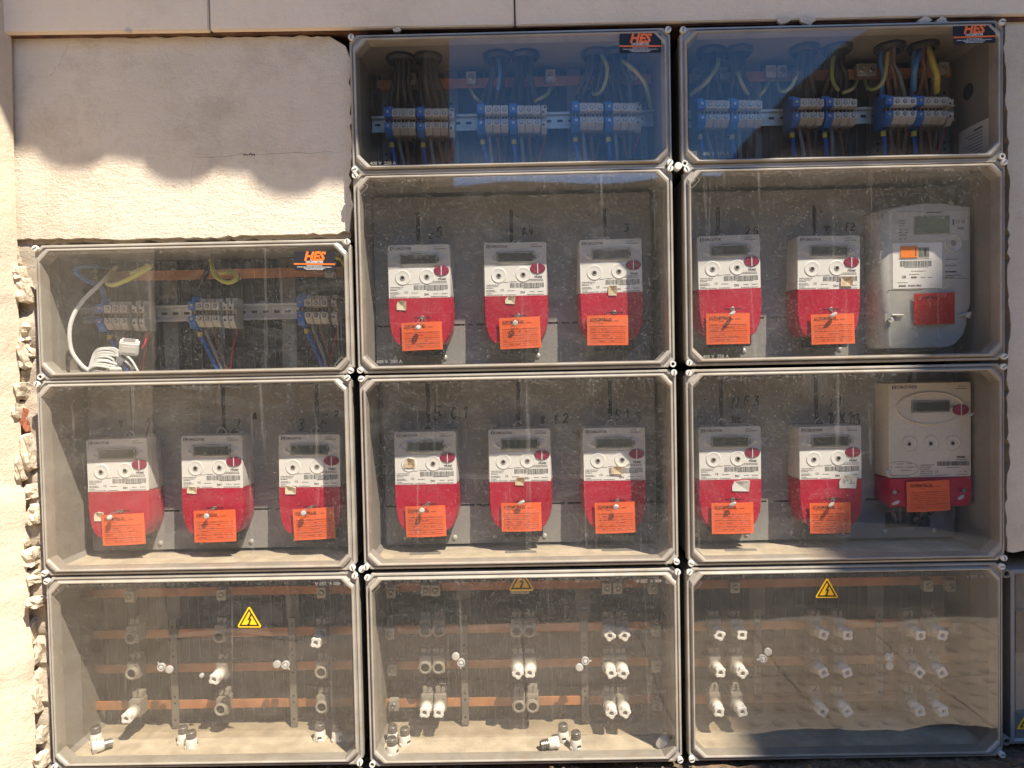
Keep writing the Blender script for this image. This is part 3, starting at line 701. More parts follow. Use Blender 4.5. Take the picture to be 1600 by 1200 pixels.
def maker_sticker(k, px, py, rot):
    p = loc_of(k, px, py, -.0024)
    s_ = MB().prism(rrect(-.0405, .0405, -.0185, .0185, .003), -.0003, 0).build('maker_sticker', 'mes_black', EMP[k], p, (0, rot, 0), smooth=0)
    y = -.0006
    put('lettering', text_mesh('HES', .0235, 'mes_orange', bold=True, shear=.25, align='CENTER'), s_, (-.001, y, .0015))
    put('lettering', text_mesh('HAZEMEYER', .0062, 'mes_white', bold=True, align='CENTER'), s_, (0, y, -.0037))
    MB().rect(-.0405, .0405, -.0072, -.0044, y).build('orange_band', 'mes_orange', s_, smooth=0, fix=False)
    for i, hw in enumerate((.015, .034, .021, .017)): fine_print(s_, 'mes_white', -hw, hw, -.0098 - i * .0024, .0011, y, i)
maker_sticker('11', 491.5, 408, .03); maker_sticker('21', 1000.5, 67.5, .02); maker_sticker('31', 1522, 53, -.01)
def warning(k, px, py, s, y, rot=0):
    p = loc_of(k, px, py, y)
    tri = lambda r, dy: MB().prism([(r * math.sin(a), r * math.cos(a)) for a in [2 * PI * j / 3 + da for j in range(3) for da in (-.07, .07)]], dy, dy + .0003)
    s_ = tri(s, 0).build('warning_triangle', 'yellow', EMP[k], p, (0, rot, 0), smooth=0)
    r = s * .90; mb = MB()
    for j in range(3):
        a, b = 2 * PI * j / 3, 2 * PI * (j + 1) / 3
        o0, o1, i0, i1 = [(q * math.sin(c), -.0004, q * math.cos(c)) for q, c in ((r, a), (r, b), (r * .78, a), (r * .78, b))]
        mb.add([o0, i0, i1, o1], [(0, 1, 2, 3)])
    mb.build('black_border', 'ink', s_, smooth=0, fix=False)
    bolt = [(.10, .50), (-.14, .02), (.03, .06), (-.10, -.30), (-.16, -.27), (-.07, -.46), (.10, -.33), (.02, -.32), (.20, .16), (.03, .10), (.22, .46)]
    MB().prism([(x * s, z * s) for x, z in bolt], -.0006, -.0004).build('lightning_bolt', 'ink', s_, smooth=0)
warning('13', 389.5, 969, .0262, -.0026, .02); warning('24', 814.5, 911, .0275, .012, 0); warning('34', 1292, 923.5, .0245, -.0026, .02)

# ------------------------------------------------------------------ fuse boxes and terminal boxes: backs, straps, bars
def ribbed(k, n=26):
    t = EMP[k]; ow, oh = t['w'], t['h']; mb = MB(); a = .0115
    mb.box(a, ow - a, BACK - .004, BACK - .0005, a, oh - a)
    mb.build('ribbed_back', 'ribs', t, smooth=0); mb = MB()
    for i in range(n):
        x = a + (ow - 2 * a) * (i + .5) / n; mb.box(x - .0012, x + .0012, BACK - .010, BACK - .0041, a + .001, oh - a - .001)
    mb.build('back_ribs', 'rib_edge', t, smooth=0)
for k in ('11', '21', '31', '13', '24', '34'): ribbed(k)
def strap(k, px, py0, py1, wpx, y, name='mounting_strap', material='strap', holes=True):
    t = EMP[k]; p, q = loc_of(k, px, py0, y), loc_of(k, px, py1, y); hw = wpx * .00068; oh = t['h']
    z1, z0 = min(p.z, oh - .012), max(q.z, .012)
    o = MB().box(p.x - hw, p.x + hw, y, y + .003, z0, z1).build(name, material, t, bevel=.0008)
    if holes:
        mb = MB(); n = max(2, int((z1 - z0) / .045))
        for i in range(n):
            z = z0 + .018 + (z1 - z0 - .036) * i / (n - 1); mb.lathe([(.0028, -.0002), (1e-6, -.0003)], 10, (p.x, y, z))
            if i % 2: mb.lathe([(.0028, -.0002), (1e-6, -.0003)], 10, (p.x, y, z - .014))
        mb.build('strap_hole', 'black', o)
    return o
for k, xs in {'11': ((250, 24), (437, 24)), '21': ((701, 22), (894, 22), (598, 12), (1003, 12)), '31': ((1176, 24), (1370, 24), (1475, 18))}.items():
    for x, w_ in xs: strap(k, x, 0, 700, w_, .156)
def busbar(k, xa, ya, xb, yb, h, y=.140):
    t = EMP[k]; p, q = loc_of(k, xa, ya, y), loc_of(k, xb, yb, y); z = (p.z + q.z) / 2
    o = MB().box(p.x, q.x, y, y + .004, z - h / 2, z + h / 2).build('copper_busbar', 'copper', t, bevel=.0006); return o
LUG = MB().box(-.0105, .0105, -.012, .004, -.013, .013).mesh('clamp_body', 'zinc', bevel=.0012)
LUGS = MB().lathe([(.0062, -.012), (.0062, -.0145), (.005, -.0155), (.0048, -.0135), (1e-6, -.013)], 12).mesh('clamp_screw', 'steel')
def lug(k, px, py, y=.138, s=1.0):
    c = put('cable_clamp', LUG, EMP[k], loc_of(k, px, py, y)); c.scale = (s,) * 3
    put('clamp_screw', LUGS, c)
def zz(k, a, b):
    o = {'11': (20, 360, 2.909), '21': (540, 30, 3.077), '31': (1050, 20, 2.909), '13': (0, 880, 2.7586), '24': (550, 880, 3.019), '34': (1050, 860, 2.909)}[k]
    return o[0] + a / o[2], o[1] + b / o[2]
busbar('11', *zz('11', 370, 207), *zz('11', 1500, 190), .021); busbar('21', *zz('21', 150, 318), *zz('21', 1470, 285), .021); busbar('31', *zz('31', 75, 287), *zz('31', 1270, 277), .021)
for k, pts in {'11': ((385, 210), (1445, 190)), '21': ((318, 297), (385, 297), (605, 290), (984, 280), (1265, 270), (1375, 275)), '31': ((112, 285), (228, 283), (442, 275), (492, 275), (852, 268), (896, 268), (1222, 262))}.items():
    for a, b in pts: lug(k, *zz(k, a, b))

# terminal rails and blocks
def rail(k, a, b):
    p, q = loc_of(k, *zz(k, *a), .135), loc_of(k, *zz(k, *b), .135); z = (p.z + q.z) / 2; x0, x1 = p.x, q.x
    mb = MB(); y = .135
    prof = [(y + .0, z + .0175), (y, z + .0125), (y + .006, z + .0125), (y + .006, z - .0125), (y, z - .0125), (y, z - .0175), (y + .0012, z - .0175), (y + .0012, z - .0137), (y + .0072, z - .0137), (y + .0072, z + .0137), (y + .0012, z + .0137), (y + .0012, z + .0175)]
    mb.loops([[(x0, a_, b_) for a_, b_ in prof], [(x1, a_, b_) for a_, b_ in prof]], True, True)
    o = mb.build('din_rail', 'zinc', EMP[k], smooth=0)
    mb = MB(); x = x0 + .012
    while x < x1 - .01:
        mb.prism(rrect(x - .0065, x + .0065, z - .0028, z + .0028, .0026), y + .0056, y + .0058); x += .0245
    mb.build('rail_slot', 'black', o, smooth=0)
    return z
rail('11', (300, 385), (1525, 362)); rail('21', (125, 500), (1480, 480)); rail('31', (65, 478), (1290, 462))
BW = 0.0160
def block_protos():
    out = {}
    def body(h, wd, d): # profile in (y, z), front = -d
        pr = [(0, h * .5), (-d * .62, h * .5), (-d * .66, h * .36), (-d, h * .34), (-d, h * .09), (-d * .72, h * .07), (-d * .72, -h * .09), (-d, -h * .11), (-d, -h * .30), (-d * .78, -h * .5), (0, -h * .5)]
        mb = MB(); mb.loops([[(-wd / 2, a, b) for a, b in pr], [(wd / 2, a, b) for a, b in pr]], True, True); return mb
    scr = MB(); scr.lathe([(.0046, -.0003), (.0046, -.0008), (.0036, -.001), (.0034, .004), (1e-6, .0042)], 14); 
    hole = MB().lathe([(.0044, -.0002), (1e-6, -.0004)], 14).mesh('screw_well', 'black')
    sm = MB().lathe([(.0034, -.0004), (.003, -.0011), (1e-6, -.0012)], 12).box(-.0026, .0026, -.0016, -.0011, -.0004, .0004).mesh('clamp_screw', 'steel')
    for kind, material, h in (('grey', 'terminal_grey', .060), ('white', 'terminal_white', .060), ('blue', 'terminal_blue', .068)):
        t = thing('terminal_block', 'x', 'terminal block', group=kind + ' rail mounted terminal blocks')
        d = .056; mb = body(h, BW - .0005, d); mb.build('body', material, t, bevel=.0007)
        if kind != 'blue':
            r = MB()
            for j in range(3): r.box(-BW * .42, BW * .42, -d * .95 + j * .003, -d * .9 + j * .003, -h * (.335 + j * .045), -h * (.325 + j * .045))
            r.build('moulded_ridge', material, t)
        for zc in (h * .215, -h * .205):
            w_ = put('screw_well', hole, t, (0, -d, zc)); put('clamp_screw', sm, w_, (0, -.0004, 0))
        g_ = MB().box(-BW * .36, BW * .36, -d * .73 - .0005, -d * .70, -h * .075, h * .055).build('bridge_recess', 'black', t, smooth=0)
        MB().box(-BW * .08, BW * .08, -d * .745, -d * .732, -h * .05, h * .04).build('bridge_post', 'copper', g_, smooth=0)
        out[kind] = t
    t = thing('end_bracket', 'x', 'end bracket', group='end brackets on the terminal rails')
    body(.064, .0115, .050).build('body', 'terminal_grey', t, bevel=.0008)
    for i, zc in enumerate((.020, .010, -.004, -.016)): put('screw_well', hole, t, (0.0015 * (-1) ** i, -.0503 if abs(zc) > .008 else -.0363, zc)).scale = (.55, 1, .55)
    out['end'] = t
    return out
BP = block_protos(); USED = set()
ORD = ['first', 'second', 'third', 'fourth', 'fifth', 'sixth', 'seventh', 'eighth', 'ninth', 'tenth', 'eleventh', 'twelfth']
CL = ['left', 'middle', 'right']
def place(kind, loc, label):
    if kind in USED: return dup(BP[kind], loc, label=label)
    USED.add(kind); o = BP[kind]; o.location = loc; o['label'] = label; return o
BLOCKS = {}
def cluster(k, ci, xs, yz, pattern):
    cnt = {}
    for i, (x, kd) in enumerate(zip(xs, pattern)):
        px, py = zz(k, x, yz); loc = P(px, py, .079); loc.y = .135
        cnt[kd] = cnt.get(kd, 0) + 1
        kn = {'b': 'blue', 'g': 'grey', 'w': 'white', 'e': 'end'}[kd]
        nm = '%s grey end bracket' % ORD[cnt[kd] - 1] if kd == 'e' else ('%s %s terminal block' % (ORD[cnt[kd] - 1], kn))
        if kd in 'be' and pattern.count(kd) == 1: nm = nm.replace('first ', 'only ')
        if pattern.count('e') == 2 and kd == 'e': nm = nm.replace('first', 'inner').replace('second', 'outer')
        o = place(kn, loc, '%s in the %s cluster, %s' % (nm, CL[ci], NAME[k]))
        BLOCKS[(k, ci, i)] = (loc, kd)
def seq(b1, b2, p=37.8): return [b1 + p * i for i in range(4)] + [b2 + p * i for i in range(4)]
cluster('21', 0, seq(203, 360) + [508], 480, 'bgggbggge'); cluster('21', 1, seq(650, 806) + [955], 465, 'bgggbggge'); cluster('21', 2, seq(1108, 1268) + [1412], 453, 'bgggbggge')
cluster('31', 0, seq(137, 286, 36), 445, 'bgggbggg'); cluster('31', 1, seq(567, 717, 36), 437, 'bgggbggg'); cluster('31', 2, seq(990, 1131, 35) + [1276], 430, 'bwwwbggge')
cluster('11', 0, [393, 430, 466, 502, 546, 578], 385, 'bgggee'); cluster('11', 1, [812, 847, 884, 920, 960, 988], 372, 'bgggee'); cluster('11', 2, [1306, 1342, 1378, 1414, 1455], 357, 'bggge')

# cables
CN = {'wire_black': 'black', 'wire_grey': 'grey', 'wire_brown': 'brown', 'wire_blue': 'blue', 'wire_light_blue': 'light blue', 'wire_red': 'thin red', 'wire_earth': 'green and yellow', 'wire_white': 'white'}
def cable(pts, r, material, label, group='insulated cables inside the terminal boxes'):
    o = Vector(pts[0]); mb = MB().tube([Vector(p) - o for p in pts], r, 8, 7)
    return tag(mb.build('cable', material, None, o), label, 'cable', group, 'thing')
GLAND = MB().lathe([(.030, 0), (.030, -.006), (.025, -.012), (.022, -.012), (.020, .0), (1e-6, .001)], 20, axis='z').mesh('cable_gland', 'gland')
def gland(k, a, b, y=.085):
    t = EMP[k]; p = loc_of(k, *zz(k, a, b), y); q = Vector((p.x, y, t['h'] - .0102)); put('cable_gland', GLAND, t, q); return q + Vector(t.location)
rc = random.Random(11)
def drop(k, ci, glands, uppers, lowers):
    for i in range(9):
        if (k, ci, i) not in BLOCKS: continue
        loc, kd = BLOCKS[(k, ci, i)]; half = i // 4 if i < 8 else 1; zt = loc.z + .030; zb = loc.z - .031
        fz = EMP[k].location.z + .011
        if glands and i < 8:
            g_ = glands[half]; m_ = uppers[i % 4] if isinstance(uppers, (list, tuple)) else uppers
            if kd == 'b' and m_ == 'wire_black' and rc.random() < .6: pass
            gx = g_.x + (i % 4 - 1.5) * .009 + rc.uniform(-.002, .002); gy = g_.y + rc.uniform(-.010, .010); r = .0058 if m_ == 'wire_black' else .0046
            mx = gx + (loc.x - gx) * .35 + rc.uniform(-.006, .006)
            cable([(gx, gy, g_.z + .004), (gx, gy + .004, g_.z - .03), (mx, gy + .01, (g_.z + zt) / 2), (loc.x, .112, zt + .012), (loc.x, .112, zt - .004)], r, m_,
                  '%s cable from %s gland to %s block, %s cluster, %s' % (CN[m_], ['left', 'right'][half], ORD[i], CL[ci], NAME[k]))
        if lowers:
            m_ = 'wire_blue' if kd == 'b' else 'wire_red' if kd == 'e' else lowers[i % len(lowers)]
            if kd == 'e' and (k, ci, i + 1) in BLOCKS: continue
            lean = rc.uniform(.006, .022) if k != '11' else .035 - .006 * i; sg = 1 if (i % 4 != 3) else -.2
            r = {'wire_red': .0016, 'wire_blue': .0046}.get(m_, .0040)
            ex = loc.x + lean * sg if kd != 'e' else loc.x - .02
            zb2 = max(zb, fz + .02)
            c = cable([(loc.x, .112, zb2 + .004), (loc.x + .1 * lean, .108, zb2 - .012), (loc.x + (ex - loc.x) * .5, .112, (zb2 + fz) / 2), (ex, .120, fz - .001)], r, m_,
                      '%s cable below %s block, %s cluster, %s' % (CN[m_], ORD[i], CL[ci], NAME[k]))
            if kd == 'b':
                q = Vector((loc.x + .12 * lean, .108, zb2 - .014)) - c.location
                MB().lathe([(.0054, -.005), (.0054, .005)], 10, (q.x, q.y, q.z), 'z').build('cable_marker', 'yellow_mark', c)
lw = ['wire_grey', 'wire_grey', 'wire_brown', 'wire_black']
for ci, (ga, gb) in enumerate((((265, 200), (395, 195)), ((730, 180), (862, 178)), ((1200, 165), (1300, 165)))):
    drop('21', ci, (gland('21', *ga), gland('21', *gb)), 'wire_black', lw)
for ci, (ga, gb) in enumerate((((175, 180), (300, 180)), ((603, 165), (750, 160)))):
    drop('31', ci, (gland('31', *ga), gland('31', *gb)), 'wire_black', lw)
drop('31', 2, (gland('31', 990, 165), gland('31', 1140, 165)), ['wire_light_blue', 'wire_brown', 'wire_brown', 'wire_grey'], ['wire_grey', 'wire_brown', 'wire_brown', 'wire_brown'])
for ci in range(3): drop('11', ci, None, None, lw)
def pcable(k, zpts, ys, r, material, label):
    return cable([P(*zz(k, a, b), y) for (a, b), y in zip(zpts, ys)], r, material, label, None)
E_ = 'wire_earth'
pcable('21', [(600, 335), (618, 370), (650, 400)], [.12, .1, .11], .0035, E_, 'short earth cable from the third clamp down to the middle cluster, top middle terminal box')
pcable('21', [(988, 330), (965, 365), (910, 395)], [.12, .1, .11], .0042, E_, 'earth cable curving from the fourth clamp back to the middle cluster, top middle terminal box')
pcable('21', [(1232, 165), (1258, 240), (1240, 330), (1200, 362), (1170, 335)], [.075, .07, .08, .1, .12], .004, E_, 'looped earth cable under the fifth gland of the top middle terminal box')
pcable('21', [(1330, 200), (1395, 250), (1445, 320), (1468, 430)], [.085, .07, .075, .11], .0046, E_, 'long earth cable arching down at the right end, top middle terminal box')
pcable('21', [(160, 340), (125, 380), (145, 450)], [.12, .1, .12], .004, 'wire_black', 'black cable curling beside the left end of the top middle terminal box rail')
pcable('21', [(735, 190), (742, 260), (732, 340)], [.08, .075, .09], .0035, 'wire_light_blue', 'light blue cable between the middle glands of the top middle terminal box')
pcable('31', [(207, 185), (205, 240), (160, 310), (85, 372)], [.085, .07, .07, .10], .0046, E_, 'earth cable sweeping down left from the first gland, top right terminal box')
pcable('31', [(292, 248), (312, 310), (345, 372)], [.09, .08, .11], .0042, E_, 'earth cable slanting down under the second gland, top right terminal box')
pcable('31', [(440, 315), (425, 345), (398, 378)], [.125, .10, .11], .0038, E_, 'short earth cable from the first paired clamp, top right terminal box')
pcable('31', [(480, 315), (488, 350), (515, 355), (548, 325), (575, 260)], [.125, .1, .09, .09, .09], .0036, E_, 'earth cable hanging in a loop from the second paired clamp, top right terminal box')
pcable('31', [(742, 160), (728, 240), (732, 310), (758, 355)], [.085, .07, .075, .11], .0036, E_, 'earth cable dropping from the fourth gland, top right terminal box')
pcable('31', [(842, 310), (820, 345), (775, 365)], [.125, .1, .1], .0036, E_, 'earth cable bending left from the third paired clamp, top right terminal box')
pcable('31', [(878, 310), (890, 342), (925, 345), (965, 300), (982, 180)], [.125, .1, .085, .08, .085], .0036, E_, 'earth cable rising in a loop to the fifth gland, top right terminal box')
pcable('31', [(1165, 160), (1185, 220), (1205, 290), (1203, 362)], [.085, .07, .07, .1], .0058, 'wire_yellow', 'thick yellow cable falling from the sixth gland, top right terminal box')
pcable('31', [(1135, 165), (1105, 250), (1098, 355)], [.085, .07, .1], .0058, 'wire_light_blue', 'thick light blue cable falling from the sixth gland, top right terminal box')
# upper left box: loose leads
pcable('11', [(440, 172), (370, 163), (300, 165), (288, 190), (330, 225), (400, 260), (425, 330)], [.13, .08, .06, .06, .07, .09, .11], .0056, 'wire_light_blue', 'blue cable looping out at the left of the upper left terminal box')
pcable('11', [(470, 165), (445, 200), (430, 240), (470, 245), (560, 205), (625, 162), (540, 195)], [.12, .09, .07, .06, .05, .055, .09], .0046, 'wire_lime', 'bright yellow earth lead bent into a hook, upper left terminal box')
pcable('11', [(905, 112), (905, 160), (925, 210), (980, 237), (1022, 215), (1000, 190), (940, 195)], [.11, .085, .07, .065, .07, .09, .11], .0046, 'wire_lime', 'yellow earth lead hanging in a J shape above the middle cluster')
pcable('11', [(1380, 85), (1440, 110), (1490, 130), (1510, 165)], [.09, .075, .07, .1], .0046, 'wire_lime', 'yellow earth lead passing behind the orange and black sticker')
pcable('11', [(470, 165), (400, 240), (310, 330), (262, 430), (265, 540), (310, 610), (350, 640)], [.11, .075, .06, .05, .05, .055, .06], .0042, 'wire_white', 'long pale grey cable sweeping down the left side of the box')
for i, (a, b, c) in enumerate((((405, 250), (412, 310), (425, 345)), ((435, 245), (440, 300), (455, 335)))):
    pcable('11', [a, b, c], [.12, .11, .115], .005, 'wire_blue' if i == 0 else 'wire_black', '%s cable entering the left cluster from above, upper left terminal box' % ('dark blue' if i == 0 else 'black'))
pcable('11', [(840, 270), (870, 215), (890, 175)], [.12, .11, .13], .006, 'wire_black', 'black cable rising from the middle cluster to the copper bar')
pcable('11', [(420, 95), (410, 180), (420, 250)], [.13, .125, .13], .012, 'wire_black', 'thick black sleeve hanging behind the blue cable, upper left terminal box')
# coil of white cable and the little junction box on the floor
coil = thing('cable_coil', 'coil of thin white cable lying on the floor of the upper left box', 'cable', P(*zz('11', 350, 640), .06))
rr = random.Random(3)
def zc_(a, b, y): return P(*zz('11', a, b), y) - Vector(coil.location)
for j in range(9):
    h = 20 + j * 11; ex = 470 + rr.uniform(-25, 20)
    MB().tube([zc_(348, 632 - j, .055 + .003 * j), zc_(375, 632 - h * .75, .05 + .004 * j), zc_(420, 640 - h + rr.uniform(-4, 4), .05 + .003 * j), zc_(ex, 640 - h + 12, .06), zc_(ex - 5, 636 - h * .3, .066), zc_(420, 640, .06), zc_(360, 638, .058)], .0024, 7, 5).build('cable_turn', 'wire_white', coil)
MB().tube([zc_(470, 565, .06), zc_(520, 600, .055), zc_(552, 630, .055)], .0024, 6, 5).build('cable_tail', 'wire_white', coil)
MB().tube([zc_(480, 545, .06), zc_(535, 585, .05), zc_(570, 640, .05)], .0022, 6, 5).build('cable_tail', 'wire_white', coil)
MB().lathe([(.004, 0), (.0055, .004), (.0055, .016), (.003, .022)], 10, zc_(445, 632, .05), 'x').build('plug', 'wire_white', coil)
jb = thing('junction_box', 'small white plastic adaptor block resting on the cable coil', 'adaptor', P(*zz('11', 530, 530), .060), (.35, .12, .45))
MB().box(-.018, .018, -.016, .016, -.014, .014).build('body', 'wire_white', jb, bevel=.003)
MB().box(-.012, .010, -.010, .010, .0141, .0147).build('top_recess', 'wire_grey', jb, bevel=.0003)
MB().box(-.013, .013, -.0168, -.0161, -.007, .006).build('label', 'paper', jb, smooth=0)
pcable('11', [(600, 455), (604, 500), (588, 535)], [.11, .08, .075], .0017, 'wire_red', 'thin red lead trailing from the left cluster towards the white adaptor')
# paper notice and hole on the inner right side of the top right box
ow = EMP['31']['w']; ex = EMP['31'].location.x; ezz = EMP['31'].location.z
nx = ex + ow - .0102
pn = thing('paper_notice', 'white paper notice standing on the inner right side of the top right box', 'notice', (nx, .03, ezz + .012))
mb = MB(); pts = []
for i in range(9):
    t = i / 8; pts.append([(-.0012 - .004 * math.sin(PI * t) * .6, .095 * t, 0.0), (-.0012 - .002 * math.sin(PI * t), .095 * t, .080)])
vs = [q for p in pts for q in p]; mb.add(vs, [(2 * i, 2 * i + 2, 2 * i + 3, 2 * i + 1) for i in range(8)]); mb.add([(a + .0004, b, c) for a, b, c in vs], [(2 * i, 2 * i + 1, 2 * i + 3, 2 * i + 2) for i in range(8)])
mb.build('sheet', 'notice', pn, fix=False)
mb = MB()
def nline(y0, y1, z0, h):
    mb.add([(-.0050, y0, z0), (-.0050, y1, z0), (-.0050, y1, z0 + h), (-.0050, y0, z0 + h)], [(0, 1, 2, 3)])
for i in range(9): nline(.012, .040 + .04 * ((i * 37) % 10) / 10, .066 - i * .0065, .0011 if i else .003)
mb.build('printed_line', 'print', pn, smooth=0, fix=False)
MB().lathe([(.017, -.0006), (1e-6, -.0007)], 20, (ow - .0098, .095, EMP['31']['h'] * .62), 'x').build('knock_out_hole', 'black', EMP['31'])

# fuse boxes
FB = {'13': ((125, 118), (302, 298), (452, 446), (614, 600)), '24': ((113, 95), (312, 298), (478, 468), (660, 644)), '34': ((150, 140), (342, 332), (505, 495), (676, 662))}
FX = {'13': (395, 1520), '24': (130, 1500), '34': (95, 1330)}
for k, rows in FB.items():
    for ya, yb in rows:
        b = busbar(k, *zz(k, FX[k][0], ya), *zz(k, FX[k][1], yb), .019, .138)
for k, a, b, w_ in (('13', 742, (100, 240), 22), ('13', 1255, (95, 240), 22), ('24', 522, (60, 250), 24), ('24', 1085, (60, 250), 24), ('34', 385, (90, 300), 26), ('34', 925, (90, 300), 26)):
    strap(k, zz(k, a, 0)[0], zz(k, a, b[0])[1] - 30, zz(k, a, b[1])[1], w_, .157, holes=False)
for k, a, b in (('13', 742, (240, 712)), ('13', 1255, (235, 708)), ('24', 524, (235, 765)), ('24', 1093, (225, 755)), ('34', 388, (265, 680)), ('34', 942, (260, 680))):
    strap(k, zz(k, a, 0)[0], zz(k, a, b[0])[1], zz(k, a, b[1])[1], 11.5, .1335, 'perforated_strap')
for k, pts in {'13': ((568, 138), (962, 130), (1390, 120)), '24': ((188, 130), (350, 122), (395, 122), (770, 112), (815, 112), (1200, 112), (1250, 112), (1415, 112), (182, 325), (192, 495), (200, 660), (1430, 312), (1430, 480), (1437, 660)), '34': ((280, 162), (1153, 155), (1255, 155), (1285, 345))}.items():
    for a, b in pts: lug(k, *zz(k, a, b), .132, .95)

mat('floor_dust', (0.46, 0.385, 0.28), 0.95, var=0.2, scale=25, bump=0.5, dirt=(0.33, 0.27, 0.19), dirt_amt=0.8, dirt_scale=18)  # tan dust, kept pale so the floors also look sunlit
for k in ('13', '24', '34', '12', '23', '33'):
    t = EMP[k]; ow, oh = t['w'], t['h']; mb = MB(); n_ = 40; rd_ = random.Random(int(k)); L = []
    y1 = .168 if k in ('13', '24', '34') else .130
    for i in range(n_ + 1):
        x = .0135 + (ow - .027) * i / n_; L.append([(x, .026 + .004 * rd_.random(), .0096), (x, .030, .0102 + .0006 * rd_.random()), (x, y1 - .004, .0102 + .0008 * rd_.random()), (x, y1, .0096)])
    mb.loops(L, True, True); mb.build('dust_layer', 'floor_dust', t, smooth=60)['kind'] = 'stuff'

def fuse_protos():
    t = thing('fuse_holder', 'x', 'fuse base', group='screw in fuse bases on the copper bars')
    d = .030
    MB().box(-.0128, .0128, -d, .002, -.019, .018).build('body', 'base', t, bevel=.002)
    MB().box(-.0105, .0105, -d * .62, 0, .0185, .031).build('label_tab', 'base', t, bevel=.001)
    MB().lathe([(.0112, -d + .001), (.0118, -d - .007), (.0112, -d - .008), (.0092, -d - .0075), (.0088, -d + .002), (1e-6, -d + .003)], 22, (0, 0, -.004)).build('socket', 'socket', t)
    MB().lathe([(.0087, -d - .0042), (.0080, -d - .0040), (.0050, -d - .0038), (1e-6, -d - .0038)], 18, (0, 0, -.004)).build('contact_well', 'black', t)
    sc = MB().lathe([(.0024, -d - .001), (.002, -d - .0016), (1e-6, -d - .0017)], 10, (.0085, 0, .0125)); sc.build('fixing_screw', 'steel', t)
    MB().lathe([(.0125, -d + .001), (.0143, -d + .0005), (.0143, -d - .0035), (.0128, -d - .0035)], 24, (-.0004, 0, -.005)).build('guard_ring', 'socket', t)
    c = thing('ceramic_fuse', 'x', 'fuse cap', group='white ceramic fuse caps screwed into their bases')
    prof = [(.0100, .004), (.0105, .0), (.0126, -.002), (.0126, -.012), (.0112, -.019), (.0106, -.022)]
    MB().lathe(prof, 20).build('ceramic_barrel', 'ceramic', c)
    star = []
    for i in range(40):
        a = 2 * PI * i / 40; r = .0112 + .0013 * max(-1, min(1, 2.4 * math.cos(4 * a))); star.append((r * math.cos(a), r * math.sin(a)))
    mb = MB(); mb.loops([[(x * .92, -.0195, z * .92) for x, z in star], [(x, -.0215, z) for x, z in star], [(x, -.0285, z) for x, z in star], [(x * .85, -.0300, z * .85) for x, z in star],
                         [(.0052 * math.cos(2 * PI * i / 40), -.0300, .0052 * math.sin(2 * PI * i / 40)) for i in range(40)], [(.0049 * math.cos(2 * PI * i / 40), -.0245, .0049 * math.sin(2 * PI * i / 40)) for i in range(40)]], True, True)
    st = mb.build('star_grip', 'ceramic', c)
    MB().lathe([(.0048, -.0249), (1e-6, -.0251)], 14).build('sight_glass', 'wire_grey', st)
    th = []
    l = thing('loose_fuse', 'x', 'fuse cap', group='unscrewed fuse caps lying on the box floors')
    MB().lathe([(.0118, .0), (.0122, .002), (.0118, .017), (.0105, .021), (.0090, .022)], 20, axis='z').build('ceramic_barrel', 'ceramic', l)
    mb = MB(); mb.loops([[(x * 1.02, z * 1.02, -.0002) for x, z in star], [(x * 1.1, z * 1.1, .0015) for x, z in star], [(x * 1.1, z * 1.1, .0065) for x, z in star], [(x * .95, z * .95, .0085) for x, z in star]], True, True); mb.build('star_grip', 'ceramic', l)
    prof = [(.0088, .0215)]
    for i in range(4): prof += [(.0102, .0226 + i * .0036), (.0102, .0236 + i * .0036), (.0078, .0244 + i * .0036), (.0078, .0254 + i * .0036)]
    prof += [(.0080, .0375), (.0074, .0372), (.0072, .026), (1e-6, .0258)]
    MB().lathe(prof, 18, axis='z').build('screw_thread', 'steel', l)
    MB().box(-.004, .004, -.0127, -.0119, .008, .0125).build('printed_rating', 'print', l, smooth=0)
    return t, c, l
FBASE, FCAP, FLOOSE = fuse_protos()
fb_used = [False, False, False]
def place_f(i, proto, loc, rot, label):
    if not fb_used[i]: fb_used[i] = True; proto.location = loc; proto.rotation_euler = rot; proto['label'] = label; return proto
    return dup(proto, loc, rot, label)
ROWN = ['top', 'middle', 'bottom']
def fuse(k, a, b, num, state, row, pos):
    px, py = zz(k, a, b); p = P(px, py, .098); loc = Vector((p.x, .132, p.z + .004))
    b_ = place_f(0, FBASE, loc, (0, rc.uniform(-.03, .03), 0), '%s fuse holder, %s in %s row, %s' % ('empty open' if not state else 'capped', pos, ROWN[row], NAME[k]))
    if num:
        hand(num, .014, .0007, .25).build('handwriting', 'ink', b_, (-.005, -.0195, .020))
    if state:
        place_f(1, FCAP, (loc.x, .132 - .0345, loc.z - .004), (rc.uniform(-.05, .05), rc.uniform(0, 6.28), rc.uniform(-.05, .05)), 'white screwed-in fuse cap, %s in %s row, %s' % (pos, ROWN[row], NAME[k]))
R3 = [(565, 320), (945, 315), (1378, 322), (568, 475), (950, 475), (1385, 470), (575, 640), (952, 630), (1387, 620)]
CAP3 = {2, 4, 6}
for i, (a, b) in enumerate(R3): fuse('13', a, b, '123'[i % 3], i in CAP3, i // 3, ['left', 'centre', 'right'][i % 3])
for r, (y, xs, st) in enumerate(((318, (345, 408, 777, 838, 1213, 1275), '000011'), (492, (345, 408, 782, 842, 1213, 1273), '001111'), (675, (352, 414, 788, 852, 1217, 1281), '110011'))):
    for i, x in enumerate(xs): fuse('24', x, y, None, st[i] == '1', r, ORD[i] + ' from the left')
for r, y in enumerate((362, 530, 703)):
    for i, x in enumerate((200, 298, 662, 768, 1093, 1195)): fuse('34', x, y, '132455'[i] if i < 5 else '2R', True, r, ORD[i] + ' from the left')
